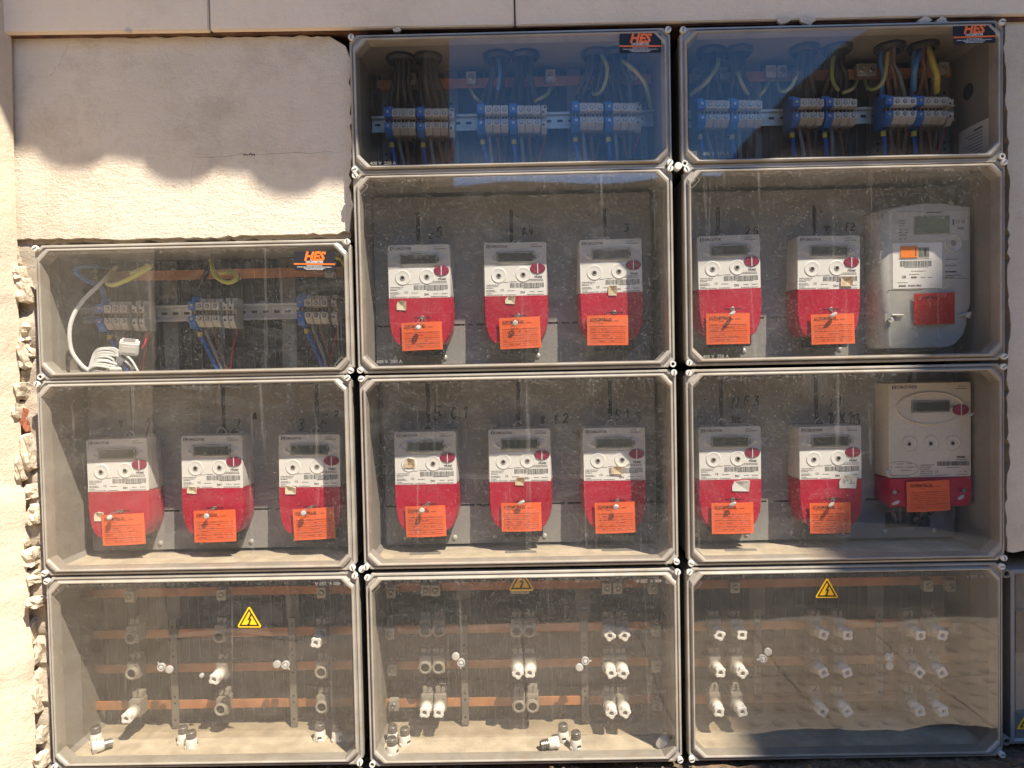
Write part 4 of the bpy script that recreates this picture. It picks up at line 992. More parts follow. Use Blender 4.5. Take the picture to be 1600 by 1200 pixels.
def floor_cap(k, a, b, lying, label, yaw=0.0):
    fz = EMP[k].location.z + .0100
    # depth on the floor from the pixel of its foot
    px, py = zz(k, a, b); d = CM @ np.array([(px - 800) / FPX, 1, (600 - py) / FPX]); t = fz / d[2]; p = CAM_LOC + d * t
    y = max(.022, min(.15, p[1])); x = P(px, py, y).x
    if lying: return place_f(2, FLOOSE, (x, y, fz + .0125), (PI / 2, .3, yaw), label)
    return place_f(2, FLOOSE, (x, y, fz), (0, 0, yaw), label)
floor_cap('13', 415, 775, 0, 'loose fuse cap standing thread up in the left corner of the bottom left box', .4)
floor_cap('13', 398, 822, 1, 'loose fuse cap lying on its side in the left corner, bottom left box', 2.2)
floor_cap('13', 791, 775, 0, 'loose fuse cap, rear one of the pair under the centre, bottom left box', 1.0)
floor_cap('13', 826, 797, 0, 'loose fuse cap, front one of the pair under the centre, bottom left box', 2.0)
floor_cap('13', 1380, 762, 0, 'loose fuse cap, left one of the two near the right end, bottom left box', .2)
floor_cap('13', 1455, 764, 0, 'loose fuse cap, right one of the two near the right end, bottom left box', .8)
floor_cap('24', 193, 845, 0, 'loose fuse cap at the back of the three left corner ones, bottom middle box', .3)
floor_cap('24', 250, 857, 0, 'loose fuse cap standing right of the other corner ones, bottom middle box', .9)
floor_cap('24', 190, 905, 0, 'loose fuse cap nearest the lid in the left corner, bottom middle box', 1.3)
floor_cap('24', 997, 838, 0, 'loose fuse cap standing behind the lying one, bottom middle box', .1)
floor_cap('24', 972, 872, 1, 'loose fuse cap lying on its side right of the centre, bottom middle box', -1.3)
floor_cap('24', 1057, 876, 0, 'loose fuse cap standing right of the lying one, bottom middle box', .5)
floor_cap('24', 1462, 885, 1, 'loose fuse cap tipped over in the right corner of the bottom middle box', 2.6)

# inner transparent screens and the little plugs in them
for k in ('13', '24', '34'):
    t = EMP[k]; ow, oh = t['w'], t['h']; a = .0115
    MB().box(a + .001, ow - a - .001, .0860, .0885, .030 if k == '13' else .018, oh - .02).build('inner_screen', 'pane_inner', t, smooth=0)
pl = thing('plastic_plug', 'x', 'plug', group='clear plastic plugs on the inner screens')
MB().lathe([(.0085, .002), (.0085, -.004), (.0066, -.0045), (.006, -.0015), (1e-6, -.0012)], 18).build('ring', 'clear', pl)
MB().box(-.0015, .0015, -.003, -.001, -.0135, -.008).build('tab', 'clear', pl, bevel=.0005)
MB().lathe([(.0045, -.0025), (.003, -.0042), (1e-6, -.0043)], 12).box(-.0034, .0034, -.0048, -.0042, -.0005, .0005).build('plug_screw', 'wire_white', pl)
MB().lathe([(.0082, .001), (.0082, -.003), (.0070, -.004), (1e-6, -.0045)], 18, (-.0125, -.001, .013)).build('hinged_cap', 'clear', pl)
first = True
for k, a, b, rot, lab in (('13', 697, 447, 2.6, 'clear plug ring with its cap turned left, left of centre in the bottom left box'), ('13', 1232, 437, -.7, 'clear plug with open cap to its left, right of centre in the bottom left box'),
        ('24', 515, 468, .1, 'clear plug with open cap above, on the left strap of the bottom middle box'), ('24', 1100, 460, -1.6, 'clear plug with open cap hanging lower left, bottom middle box'),
        ('34', 412, 490, 1.4, 'clear plug with open cap at its right, left strap of bottom right box'), ('34', 985, 485, -2.4, 'clear plug with open cap hanging below it, bottom right box')):
    loc = P(*zz(k, a, b), .083)
    if first: pl.location = loc; pl.rotation_euler = (0, rot, 0); pl['label'] = lab; first = False
    else: dup(pl, loc, (0, rot, 0), lab)
p = P(*zz('13', 870, 483), .083)
tag(MB().lathe([(.0048, .002), (.0048, -.003), (.003, -.004), (1e-6, -.0042)], 14).build('plastic_button', 'clear', None, p), 'tiny clear plastic button beside the centre fuse cap, bottom left box', 'plug', None, 'thing')

# ------------------------------------------------------------------ meters
def uv(u, v, w_=.130): return ((u - .5) * w_, -v * w_)
def small_meter():
    t = thing('electricity_meter', 'x', 'meter', group='small white and red electricity meters'); w_ = .130; D = PLATE - FACE - .001
    hz = .855 * w_
    fo = rrect(-.065, .065, -hz, 0, .0045, 3); 
    def lp(pts, y, sx=1.0): return [(x * sx, y, z) for x, z in pts]
    bo = [(x * (1.0 + .05 * max(0, -z / hz)), z) for x, z in fo]
    mb = MB(); mb.loops([lp(bo, D), lp(bo, .020), lp(fo, .0015), lp([(x * .988, z * .992 - .0006) for x, z in fo], 0)], True, True)
    mb.build('housing', 'white_case', t, smooth=30)
    # terminal cover in red
    k = lambda v, i: (i, -v * w_)
    side = [(.855, .500), (1.10, .500), (1.28, .488), (1.40, .468), (1.50, .430), (1.56, .395), (1.60, .345)]
    right = [((s) * w_, -v * w_) for v, s in side]; left = [(-x, z) for x, z in right][::-1]
    ol_ = left + right; ol_ = right[::-1] + [(-x, z) for x, z in right]
    bo2 = [(x * 1.05, z) for x, z in ol_]
    mb = MB(); mb.loops([lp(bo2, D), lp(bo2, .020), lp(ol_, .0005), lp([(x * .985, -.11 + (z + .11) * .985 ) for x, z in ol_], -.0018)], True, True)
    tc_ = mb.build('terminal_cover', 'red_cover', t, smooth=30)
    mb = MB().lathe([(.0042, -.0018), (.0042, -.0030), (.0030, -.0034), (.0026, -.0022), (1e-6, -.0022)], 14, (.0046, 0, -1.17 * w_)); mb.build('cover_screw', 'steel', tc_)
    MB().box(-.0125, .0216, -.0022, -.0019, -1.176 * w_, -1.163 * w_).build('screw_slit', 'black', tc_, smooth=0)
    MB().box(-.034, .046, .010, D, -1.77 * w_, -1.55 * w_).build('terminal_base', 'black', t, bevel=.002)
    # hanger
    MB().tube([(-.011, D - .002, -.004), (-.009, D - .002, .004), (-.003, D - .002, .011), (.003, D - .002, .011), (.009, D - .002, .004), (.011, D - .002, -.004)], .0019, 7, 4).build('hanging_loop', 'white_case', t)
    # pale label plate; its curved top edge also paints in the shadow line
    top = [(-.064 + .128 * i / 16, -.400 * w_ + .0035 * math.sin(PI * i / 16)) for i in range(17)]
    pts = [(-.064, -.85 * w_), (.064, -.85 * w_)] + top[::-1]
    MB().prism(pts, -.0006, .0006).build('label_plate', 'label_white', t, smooth=0)
    # display with oval surround
    c = uv(.5, .235); o1 = ell(c[0], c[1], .057, .0165); o2 = ell(c[0], c[1], .051, .0135); o3 = ell(c[0], c[1], .049, .0125)
    mb = MB(); mb.loops([lp(o1, 0.0004), lp(o2, -.0022), lp(o3, -.0022), lp(o3, .0002)], False, False); mb.build('display_surround', 'white_case', t, smooth=40)
    x0, z1 = uv(.197, .150); x1, z0 = uv(.803, .328)
    ds = MB().prism(rrect(x0, x1, z0, z1, .001, 2), -.0030, .0004).build('display', 'lcd_bezel', t, bevel=.0004)
    x0, z1 = uv(.222, .176); x1, z0 = uv(.780, .306)
    MB().box(x0, x1, -.0034, -.0029, z0, z1).build('screen', 'lcd', ds, smooth=0)
    put('digits', text_mesh('0012874', .0155, 'lcd_ink', shear=.15), ds, (-.012, -.0037, z0 + .0026))
    MB().rect(x0 + .003, x0 + .012, z1 - .004, z1 - .0022, -.0037).rect(x0 + .016, x0 + .028, z1 - .004, z1 - .0022, -.0037).build('screen_segment', 'lcd_ink', ds, smooth=0, fix=False)
    for u, v in ((.235, .525), (.625, .515)):
        cx, cz = uv(u, v)
        b = MB().lathe([(.0160, -.0004), (.0158, -.0014), (.0146, -.0020), (.0130, -.0016), (.0070, -.0015), (1e-6, -.0015)], 26, (cx, 0, cz)).build('optical_port', 'label_white', t)
        MB().lathe([(.0058, -.0017), (.0052, -.0026), (.0040, -.0030), (1e-6, -.0028)], 18, (cx, 0, cz)).build('port_ring', 'zinc', b)
        MB().lathe([(.0036, -.0031), (1e-6, -.0034)], 12, (cx, 0, cz)).build('port_lens', 'black', b)
    cx, cz = uv(.856, .425); b = MB().prism(ell(cx, cz, .0160, .0103), -.0026, .0004).build('oval_button', 'button_red', t, bevel=.0008)
    MB().box(cx - .0008, cx + .0008, -.0031, -.0025, cz - .0102, cz + .0102).build('button_gap', 'label_white', b, smooth=0)
    # flat print
    y = -.0009
    lx, lz = uv(.045, .088)
    lg = MB().prism(rrect(lx, lx + .0078, lz, lz + .0068, .0015, 2), -.0008, -.0002).build('logo', 'print', t, smooth=0)
    put('lettering', text_mesh('C', .0072, 'label_white', bold=True), lg, (lx + .0016, -.0011, lz + .0009))
    put('lettering', text_mesh('CIRCUTOR', .0068, 'print', bold=True, shear=.2), t, (lx + .0090, -.0004, lz + .0010))
    lx, lz = uv(.75, .052); put('lettering', text_mesh('CIRWATT', .0034, 'print', shear=.1), t, (lx, -.0004, lz)); lx, lz = uv(.75, .082); fine_print(t, 'print', lx, lx + .024, lz, .0014, -.0004)
    lx, lz = uv(.795, .575); put('lettering', text_mesh('PRIME', .0062, 'print', bold=True, shear=.2), t, (lx, y, lz))
    lx, lz = uv(.575, .815); put('lettering', text_mesh('DH', .0062, 'ink', bold=True), t, (lx, y, lz))
    lx, lz = uv(.255, .775); put('lettering', text_mesh('CE', .0060, 'print'), t, (lx, y, lz))
    rr_ = random.Random(5); mb = MB(); x0, z1 = uv(.41, .648); x1, z0 = uv(.95, .724); x = x0
    while x < x1:
        b_ = rr_.choice((.0005, .0008, .0013)); mb.rect(x, x + b_, z0, z1, y); x += b_ + rr_.choice((.0006, .0009, .0012))
    mb.build('barcode', 'print', t, smooth=0, fix=False)
    mb = MB()
    def ln(u0, u1, v, h=.0011):
        a_, z = uv(u0, v); b_, _ = uv(u1, v); x = a_
        while x < b_:
            l_ = rr_.uniform(.0015, .0055); mb.rect(x, min(b_, x + l_), z, z + h, y); x += l_ + .0008
    for u0, u1, v in ((.03, .24, .680), (.03, .22, .705), (.03, .14, .728), (.03, .17, .765), (.03, .19, .785), (.03, .12, .815), (.03, .30, .838), (.33, .50, .838), (.68, .95, .838), (.72, .80, .795), (.85, .95, .795),
                      (.31, .38, .640), (.40, .52, .632), (.62, .88, .735), (.72, .94, .600), (.70, .94, .622), (.17, .31, .618), (.37, .48, .775)): ln(u0, u1, v)
    mb.build('small_print', 'print', t, smooth=0, fix=False)
    return t
SM = small_meter()
SMETERS = [('12', 135, 687.6, 229, 683.6), ('12', 283, 682, 378, 679), ('12', 435, 680, 531, 677.6), ('22', 606, 382.5, 702, 381.5), ('22', 757, 380, 852, 377), ('22', 905, 375, 1002, 372),
           ('23', 616, 675.6, 711.5, 673), ('23', 763.5, 671, 859, 669), ('23', 911, 669, 1007.6, 667.5), ('32', 1088, 368, 1188, 367), ('32', 1247, 369, 1343, 367), ('33', 1091, 667, 1189, 666), ('33', 1248, 666.5, 1345.6, 665)]
MLAB = {0: 'small meter with a square sticker on its red cover, leftmost in the left meter box', 1: 'small meter under the handwritten A, middle of the left meter box', 2: 'small meter at the right of the left meter box, beside the lid edge',
        3: 'small meter with a cream sticker high on its red cover, upper middle meter box', 4: 'small meter with a torn triangular sticker below its label, upper middle meter box', 5: 'small meter whose tag has no seal hanging, right in the upper middle box',
        6: 'small meter under the handwriting 5 C.1 with a sticker over one port', 7: 'small meter under the handwriting 8 B.2, middle of its box', 8: 'small meter under the handwriting B.1 9 with a brown stained sticker',
        9: 'small meter without any sticker, leftmost in the upper right meter box', 10: 'small meter with an orange brown sticker, beside the tall grey meter', 11: 'small meter with a torn white label, leftmost in the lower right box', 12: 'small meter with a square white note, beside the wide shaded meter'}
STK = {0: [(343, 715, 46, 44, 'sticker')], 1: [(787, 592, 46, 36, 'sticker')], 2: [(1253, 592, 50, 40, 'sticker')], 3: [(264, 686, 45, 48, 'sticker')], 4: [(778, 660, 48, 40, 'sticker')], 5: [(1257, 617, 40, 46, 'sticker_brown')],
       6: [(276, 472, 50, 46, 'sticker_brown')], 7: [(807, 560, 46, 42, 'sticker_brown')], 8: [(1272, 506, 56, 42, 'sticker_brown')], 10: [(797, 552, 54, 42, 'sticker_brown')], 11: [(313, 580, 78, 50, 'paper')], 12: [(798, 560, 76, 64, 'paper')]}
ZM = {'22': (540, 250, 3.019), '32': (1050, 250, 2.909), '12': (40, 570, 3.019), '23': (550, 570, 3.077), '33': (1050, 560, 2.909)}
def zm(k, a, b): o = ZM[k]; return o[0] + a / o[2], o[1] + b / o[2]
MET = []
for i, (k, xa, ya, xb, yb) in enumerate(SMETERS):
    p = P((xa + xb) / 2, (ya + yb) / 2, FACE)
    rot = (0, rc.uniform(-.014, .014), 0)
    m = SM if i == 0 else dup(SM, p, rot, MLAB[i])
    m.location = p; m.rotation_euler = rot; m['label'] = MLAB[i]; MET.append((m, k))
for i, lst in STK.items():
    m, k = MET[i]
    for a, b, w_, h_, mt in lst:
        q = P(*zm(k, a, b), FACE - .003) - m.location; s_ = 1.0 / ZM[k][2] * .001335; r = random.Random(i); hw, hh = w_ * s_ / 2, h_ * s_ / 2
        pts = [(-hw, -hh * r.uniform(.8, 1)), (hw * r.uniform(.85, 1), -hh), (hw, hh * r.uniform(.6, 1)), (hw * r.uniform(-.2, .5), hh), (-hw * r.uniform(.5, 1), hh * r.uniform(.7, 1)), (-hw * 1.02, 0)]
        mb = MB(); n_ = len(pts); mb.add([(x, -.0010 - (.004 if j in (2, 3) else 0), z) for j, (x, z) in enumerate(pts)] + [(0, -.0004, 0)] + [(x, .0002, z) for x, z in pts],
               [(j, (j + 1) % n_, n_) for j in range(n_)] + [(j, j + n_ + 1, (j + 1) % n_ + n_ + 1, (j + 1) % n_) for j in range(n_)])
        o = mb.build('sticker', mt, m, (q.x, -.0027, q.z), smooth=0); 
        if i == 12: hand('4-35', .011, .0005).build('handwriting', 'print', o, (-.012, -.0022, -.004))

# wide meter
p = P((1388.6 + 1516.5) / 2, 597.5, FACE)
bm_ = thing('wide_electricity_meter', 'wide white meter with three optical ports, in shade at the right', 'meter', p)
BWd = .171; D = PLATE - FACE - .001
def bu(u, v): return ((u - .5) * BWd, -v * BWd)
def lp(pts, y): return [(x, y, z) for x, z in pts]
fo = rrect(-BWd / 2, BWd / 2, -.198, 0, .003, 3)
bo = [(x * (1.0 + .02 * max(0, -z / .198)) , z) for x, z in fo]
mb = MB(); mb.loops([lp(bo, D), lp(fo, .0016), lp([(x * .99, -.1 + (z + .1) * .99) for x, z in fo], 0)], True, True); mb.build('housing', 'big_case', bm_, smooth=30)
rc_ = [(-BWd / 2 * 1.0, -.1985), (BWd / 2, -.1985), (BWd / 2, -.225), (BWd * .49, -.245), (BWd * .47, -.259), (-BWd * .49, -.259), (-BWd / 2, -.245)][::-1]
rb = [(x * 1.03, z * 1.0 if z < -.2 else z + .0) for x, z in rc_]
mb = MB(); mb.loops([lp([(x, max(z, -.249)) for x, z in rb], D), lp(rc_, -.001), lp([(x * .985, -.228 + (z + .228) * .95) for x, z in rc_], -.003)], True, True); bc = mb.build('terminal_cover', 'red_cover', bm_, smooth=30)
o1, o2, o3 = [ell(*bu(.50, .31), a, b, 40) for a, b in ((.073, .0365), (.069, .033), (.066, .0305))]
mb = MB(); mb.loops([lp(o1, .0004), lp(o2, -.004), lp(o3, -.0015)], False, True); mb.build('display_surround', 'big_case', bm_, smooth=40)
a, b = bu(.27, .22); c, d_ = bu(.735, .365)
ds = MB().prism(rrect(a, c, d_, b, .002, 3), -.0042, -.001).build('display', 'lcd_bezel', bm_, bevel=.0004)
MB().box(a + .003, c - .003, -.0046, -.004, d_ + .003, b - .003).build('screen', 'lcd', ds, smooth=0); put('digits', text_mesh('0157304', .0165, 'lcd_ink', shear=.15), ds, (-.010, -.0049, d_ + .006))
cx, cz = bu(.865, .34); b_ = MB().prism(ell(cx, cz, .0165, .0115), -.0048, -.0005).build('oval_button', 'button_red', bm_, bevel=.0008)
MB().box(cx - .0007, cx + .0007, -.0054, -.0047, cz - .0113, cz + .0113).build('button_gap', 'label_white', b_, smooth=0)
for u in (.245, .505, .77):
    cx, cz = bu(u, .745); b_ = MB().lathe([(.0165, .0003), (.0165, -.0014), (.0150, -.0025), (.0135, -.0012), (1e-6, -.001)], 26, (cx, 0, cz)).build('optical_port', 'big_case', bm_)
    MB().lathe([(.0058, -.0012), (.0052, -.0022), (1e-6, -.0024)], 16, (cx, 0, cz)).build('port_ring', 'zinc', b_); MB().lathe([(.0036, -.0025), (1e-6, -.0028)], 12, (cx, 0, cz)).build('port_lens', 'black', b_)
lx, lz = bu(.045, .075); lg = MB().prism(rrect(lx, lx + .0085, lz, lz + .0075, .0015, 2), -.0008, -.0002).build('logo', 'print', bm_, smooth=0)
put('lettering', text_mesh('C', .0078, 'label_white', bold=True), lg, (lx + .0018, -.0011, lz + .001)); put('lettering', text_mesh('CIRCUTOR', .0082, 'print', bold=True, shear=.2), bm_, (lx + .010, -.0004, lz + .001))
lx, lz = bu(.84, .06); put('lettering', text_mesh('CIRWATT', .0034, 'print'), bm_, (lx, -.0004, lz)); lx, lz = bu(.81, .085); fine_print(bm_, 'print', lx, lx + .024, lz, .0014, -.0004)
lx, lz = bu(.82, .93); put('lettering', text_mesh('PRIME', .0066, 'print', bold=True, shear=.2), bm_, (lx, -.0004, lz))
lx, lz = bu(.555, 1.10); put('lettering', text_mesh('CE', .0065, 'print'), bm_, (lx, -.0004, lz))
rr_ = random.Random(8); mb = MB(); a, b = bu(.585, .965); c, d_ = bu(.965, 1.02); x = a
while x < c:
    q = rr_.choice((.0005, .0009, .0014)); mb.rect(x, x + q, d_, b, -.0004); x += q + rr_.choice((.0006, .001))
mb.build('barcode', 'print', bm_, smooth=0, fix=False)
mb = MB()
for u0, u1, v in ((.38, .55, 1.01), (.38, .52, 1.035), (.38, .50, 1.06), (.38, .54, 1.085), (.38, .54, 1.11), (.38, .54, 1.135), (.56, .72, 1.135), (.82, .95, 1.135), (.85, .88, 1.10), (.91, .95, 1.10), (.70, .85, 1.045), (.02, .24, 1.135), (.82, .95, .95), (.10, .18, .99), (.22, .28, .99), (.08, .18, 1.03), (.22, .34, 1.03), (.15, .27, 1.07), (.20, .29, .82 )):
    a, z = bu(u0, v); b, _ = bu(u1, v); x = a
    while x < b:
        q = rr_.uniform(.0015, .006); mb.rect(x, min(b, x + q), z, z + .0012, -.0004); x += q + .0009
mb.build('small_print', 'print', bm_, smooth=0, fix=False)
o1, o2 = [[(max(-.084, x), z) for x, z in ell(*bu(.15, 1.045), a, b, 36)] for a, b in ((.037, .0155), (.0363, .0149))]
mb = MB(); mb.loops([lp(o1, -.0005), lp(o2, -.0005)]); mb.build('printed_frame', 'print', bm_, smooth=0, fix=False)
for u in (.055, .90):
    cx, cz = bu(u, 1.325); MB().box(cx - .012, cx + .012, -.0034, -.0031, cz - .0008, cz + .0008).build('screw_slit', 'black', bc, smooth=0)
    MB().lathe([(.0042, -.003), (.0042, -.0048), (.003, -.0052), (1e-6, -.0046)], 14, (cx, 0, cz)).build('cover_screw', 'steel', bc)
# dark cable opening under it with its leads
q = loc_of('33', 1421, 812, PLATE)
op = MB().box(q.x - .052, q.x + .044, PLATE - .0008, PLATE - .0003, q.z - .016, q.z + .018).build('cable_opening', 'black', EMP['33'], smooth=0)
for j, (xa, xb, mt) in enumerate(((-.055, -.040, 'wire_grey'), (-.040, -.030, 'wire_grey'), (-.005, .012, 'wire_brown'), (.03, .005, 'wire_grey'), (.045, .02, 'wire_black'))):
    c0 = Vector((q.x + xa, .105, q.z + .034)) + EMP['33'].location; c1 = Vector((q.x + xb, .118, q.z + .006)) + EMP['33'].location; c2 = Vector((q.x + xb + .012, PLATE + .008, q.z - .004)) + EMP['33'].location
    cable([c0, c1, c2], .0042, mt, '%s lead under the wide meter entering the dark opening' % ['leftmost grey', 'second grey', 'brown', 'curved grey', 'black'][j])

# tall grey meter
p = P(1450, 321, .076)
gm = thing('tall_grey_meter', 'tall grey meter with a green display and an orange slider window', 'meter', p)
gw, gh = .170, .293
def gpx(px, py, y=.076): q = P(px, py, y) - p; return (q.x, q.z)
fo = []
L_ = gpx(1388, 322)[0]; R_x = gpx(1516, 322)[0]; T_ = 0.0; B_ = gpx(1450, 543)[1]
topc = [(R_x - (R_x - L_) * i / 14, -.006 + .010 * math.sin(PI * i / 14)) for i in range(15)]
fo = [(L_, B_ + .006), (L_ + .006, B_), (R_x - .046, B_), (R_x - .030, B_ + .008), (R_x - .016, B_ + .024), (R_x - .008, B_ + .046), (R_x - .008, B_ + .072), (R_x - .003, B_ + .078), (R_x, B_ + .09)] + topc[:-1] + [(L_, -.008)]
bo = [(x - (.020 if x < 0 else -.004), z) for x, z in fo]
mb = MB(); mb.loops([lp(bo, PLATE - .077), lp(bo, .030), lp([(x - (.012 if x < 0 else 0), z) for x, z in fo], .006), lp(fo, .001), lp([(x * .985, -.14 + (z + .14) * .988) for x, z in fo], 0)], True, True); mb.build('housing', 'grey_case', gm, smooth=50)
MB().tube([(-.028, .05, -.002), (-.024, .05, .008), (-.018, .05, .008), (-.014, .05, -.002)], .004, 8, 4).build('hanging_loop', 'grey_case', gm)
def gbox(name, mt, xa, ya, xb, yb, d0, d1, parent=gm, bevel=.0006):
    a = gpx(xa, ya); b = gpx(xb, yb); return MB().box(a[0], b[0], -d0, d1, b[1], a[1]).build(name, mt, parent, bevel=bevel)
gbox('face_plate', 'grey_case', 1394, 331, 1513, 376, .0014, .001, bevel=.001)
gbox('label_plate', 'label_white', 1394, 380, 1472, 450, .0010, .001, bevel=.0004)
ds = gbox('display', 'lcd_bezel', 1427, 338, 1483, 366, .0028, .001); gbox('screen', 'lcd_green', 1428.5, 339.5, 1481.5, 364.5, .0032, -.0025, ds, 0)
cx, cz = gpx(1489, 380); b_ = MB().lathe([(.0185, .0), (.0185, -.002), (.017, -.0034), (.0150, -.002), (.008, -.0018), (1e-6, -.0018)], 28, (cx, 0, cz)).build('optical_port', 'grey_case', gm)
MB().lathe([(.0060, -.0019), (.0055, -.003), (1e-6, -.003)], 16, (cx, 0, cz)).build('port_lens', 'wire_grey', b_)
wf = gbox('slider_window', 'label_white', 1404, 383, 1453, 404, .0020, .001); gbox('orange_slider', 'orange', 1405.5, 385, 1433, 403, .0032, -.0018, wf); gbox('window_recess', 'wire_grey', 1434, 387, 1451, 402, .0024, -.0018, wf, 0)
gbox('slider_mark', 'ink', 1429, 388, 1430, 400, .0036, -.003, wf, 0); gbox('slider_mark', 'ink', 1443.5, 389, 1446, 399, .0030, -.002, wf, 0); gbox('slider_mark', 'lcd_green', 1434.5, 389, 1440, 400, .0028, -.002, wf, 0)
mb = MB(); a = gpx(1406, 408); c = gpx(1455, 416); x = a[0]
while x < c[0]:
    q = rr_.choice((.0006, .001, .0016)); mb.rect(x, x + q, c[1], a[1], -.0012); x += q + rr_.choice((.0006, .001))
mb.build('barcode', 'print', gm, smooth=0, fix=False)
mb = MB()
for xa, xb, y_ in ((1412, 1450, 418.5), (1423, 1446, 424.5), (1420, 1436, 429.5), (1438, 1446, 434), (1449, 1456, 434), (1402, 1418, 442.5)):
    a = gpx(xa, y_); b = gpx(xb, y_); x = a[0]
    while x < b[0]:
        q = rr_.uniform(.0015, .005); mb.rect(x, min(b[0], x + q), a[1], a[1] + .0013, -.0012); x += q + .0009
for xa, xb, y_ in ((1404, 1415, 346), (1404, 1413, 350), (1404, 1412, 353), (1404, 1409, 360), (1413, 1418, 360), (1404, 1409, 364), (1413, 1418, 364), (1404, 1416, 368), (1404, 1409, 374), (1412, 1416, 374), (1476, 1497, 406), (1476, 1495, 416), (1477, 1500, 431), (1476, 1490, 434)):
    a = gpx(xa, y_); b = gpx(xb, y_); x = a[0]
    while x < b[0]:
        q = rr_.uniform(.0015, .005); mb.rect(x, min(b[0], x + q), a[1], a[1] + .0013, -.0016); x += q + .0009
mb.build('small_print', 'print', gm, smooth=0, fix=False)
for txt, px, py, s_ in (('29-DC-9062', 1418, 448, .0055), ('CE', 1409, 434.5, .0065)):
    q = gpx(px, py); put('lettering', text_mesh(txt, s_, 'print', bold=True), gm, (q[0], -.0016, q[1]))
a = [gpx(x, y) for x, y in ((1388, 453), (1430, 453), (1445, 450), (1458, 441), (1470, 436), (1490, 435), (1514, 435))]
mb = MB().tube([(x, -.0004, z) for x, z in a], .0006, 5, 5); mb.build('seam', 'wire_grey', gm)
gbox('indicator_slot', 'ink', 1488, 343, 1490, 352, .002, -.001, gm, 0); gbox('indicator_slot', 'wire_grey', 1495, 355.5, 1505, 358.5, .002, -.001, gm, 0)
for x_ in (1496, 1504): 
    c = gpx(x_, 346.5); MB().lathe([(.0034, -.0012), (.0034, -.0018), (.0026, -.0018), (.0026, -.0012)], 14, (c[0], 0, c[1])).build('printed_symbol', 'print', gm)
for a_, b_, y_ in ((1447, 1470, 333.5), (1476, 1494, 426), (1404, 1415, 448), (1423, 1432, 434.5)):
    q, q2 = gpx(a_, y_), gpx(b_, y_); fine_print(gm, 'print', q[0], q2[0], q[1], .0028, -.0016, a_)
# seal pockets
pk = [gpx(x, y) for x, y in ((1382, 490), (1398, 490), (1400, 497), (1393, 508), (1382, 515))]
MB().prism(pk[::-1], -.0012, .0004).build('seal_pocket', 'lcd_bezel', gm, smooth=0)
for xa, xb, y_ in ((1392, 1410, 492.5), (1496, 1512, 492)):
    a = gpx(xa, y_); b = gpx(xb, y_); MB().tube([(a[0], -.004, a[1]), (b[0], -.004, b[1])], .0022, 8, 1).build('seal_pin', 'zinc', gm)
for px, py in ((1389, 500), (1509, 492)):
    c = gpx(px, py); mb = MB().lathe([(1e-6, -.004), (.0055, -.003), (.006, 0), (.004, .003)], 12, (c[0], -.005, c[1])); 
    for j in range(3): mb.tube([(c[0], -.006, c[1]), (c[0] + random.uniform(-.006, .006), -.010, c[1] + .006), (c[0] + random.uniform(-.004, .008), -.006, c[1] - .008)], .0008, 5, 4)
    mb.build('wire_seal', 'clear', gm)

# ------------------------------------------------------------------ tags and seals hanging on the meters
def make_tag(w_, h_, material, bend, label, loc, rot, print_on=True, curl=0.0):
    t = thing('hanging_tag', label, 'tag', loc, rot, 'orange paper tags hanging on the meters')
    mb = MB(); nx_, nz_ = 8, 6; vs = []
    for j in range(nz_ + 1):
        for i in range(nx_ + 1):
            u, v = i / nx_, j / nz_
            vs.append(((u - .5) * w_, -bend * math.sin(PI * u) - curl * v * v * (.4 + u), -v * h_))
    fs = [(j * (nx_ + 1) + i, (j + 1) * (nx_ + 1) + i, (j + 1) * (nx_ + 1) + i + 1, j * (nx_ + 1) + i + 1) for j in range(nz_) for i in range(nx_)]
    mb.add(vs, fs); n0 = len(vs); mb.add([(a, b + .0004, c) for a, b, c in vs], [f[::-1] for f in fs])
    mb.build('card', material, t, fix=False, smooth=60)
    pr = MB(); rr_ = random.Random(int(abs(loc[0]) * 1e4))
    def yy(u, v): return -bend * math.sin(PI * u) - curl * v * v * (.4 + u) - .0005
    def seg(u0, u1, v, h):
        n_ = max(1, int((u1 - u0) * 8))
        for i in range(n_):
            a, b = u0 + (u1 - u0) * i / n_, u0 + (u1 - u0) * (i + 1) / n_
            pr.add([((a - .5) * w_, yy(a, v), -v * h_ - h), ((b - .5) * w_, yy(b, v), -v * h_ - h), ((b - .5) * w_, yy(b, v), -v * h_), ((a - .5) * w_, yy(a, v), -v * h_)], [(0, 1, 2, 3)])
    for i in range(9): seg(.06, .94, .36 + i * .067, .0006 if i % 3 else .0009)
    for i in range(6):
        for q in range(4):
            u0 = .08 + rr_.random() * .6; seg(u0, u0 + rr_.uniform(.04, .12), .345 + i * .1, .0010)
    seg(.28, .40, .24, .001); seg(.52, .62, .18, .0014); seg(.66, .78, .17, .0014)
    pr.build('printed_lines', 'tag_print', t, smooth=0, fix=False)
    lg = MB().prism(rrect(-.42 * w_, -.345 * w_, -.19 * h_, -.09 * h_, .001, 2), yy(.1, .1) - .0004, yy(.1, .1) - .0001).build('logo', 'tag_print', t, smooth=0)
    put('lettering', text_mesh('PORTILLO', .0078, 'ink', bold=True), t, (-.335 * w_, yy(.25, .13) - .0012, -.185 * h_))
    return t
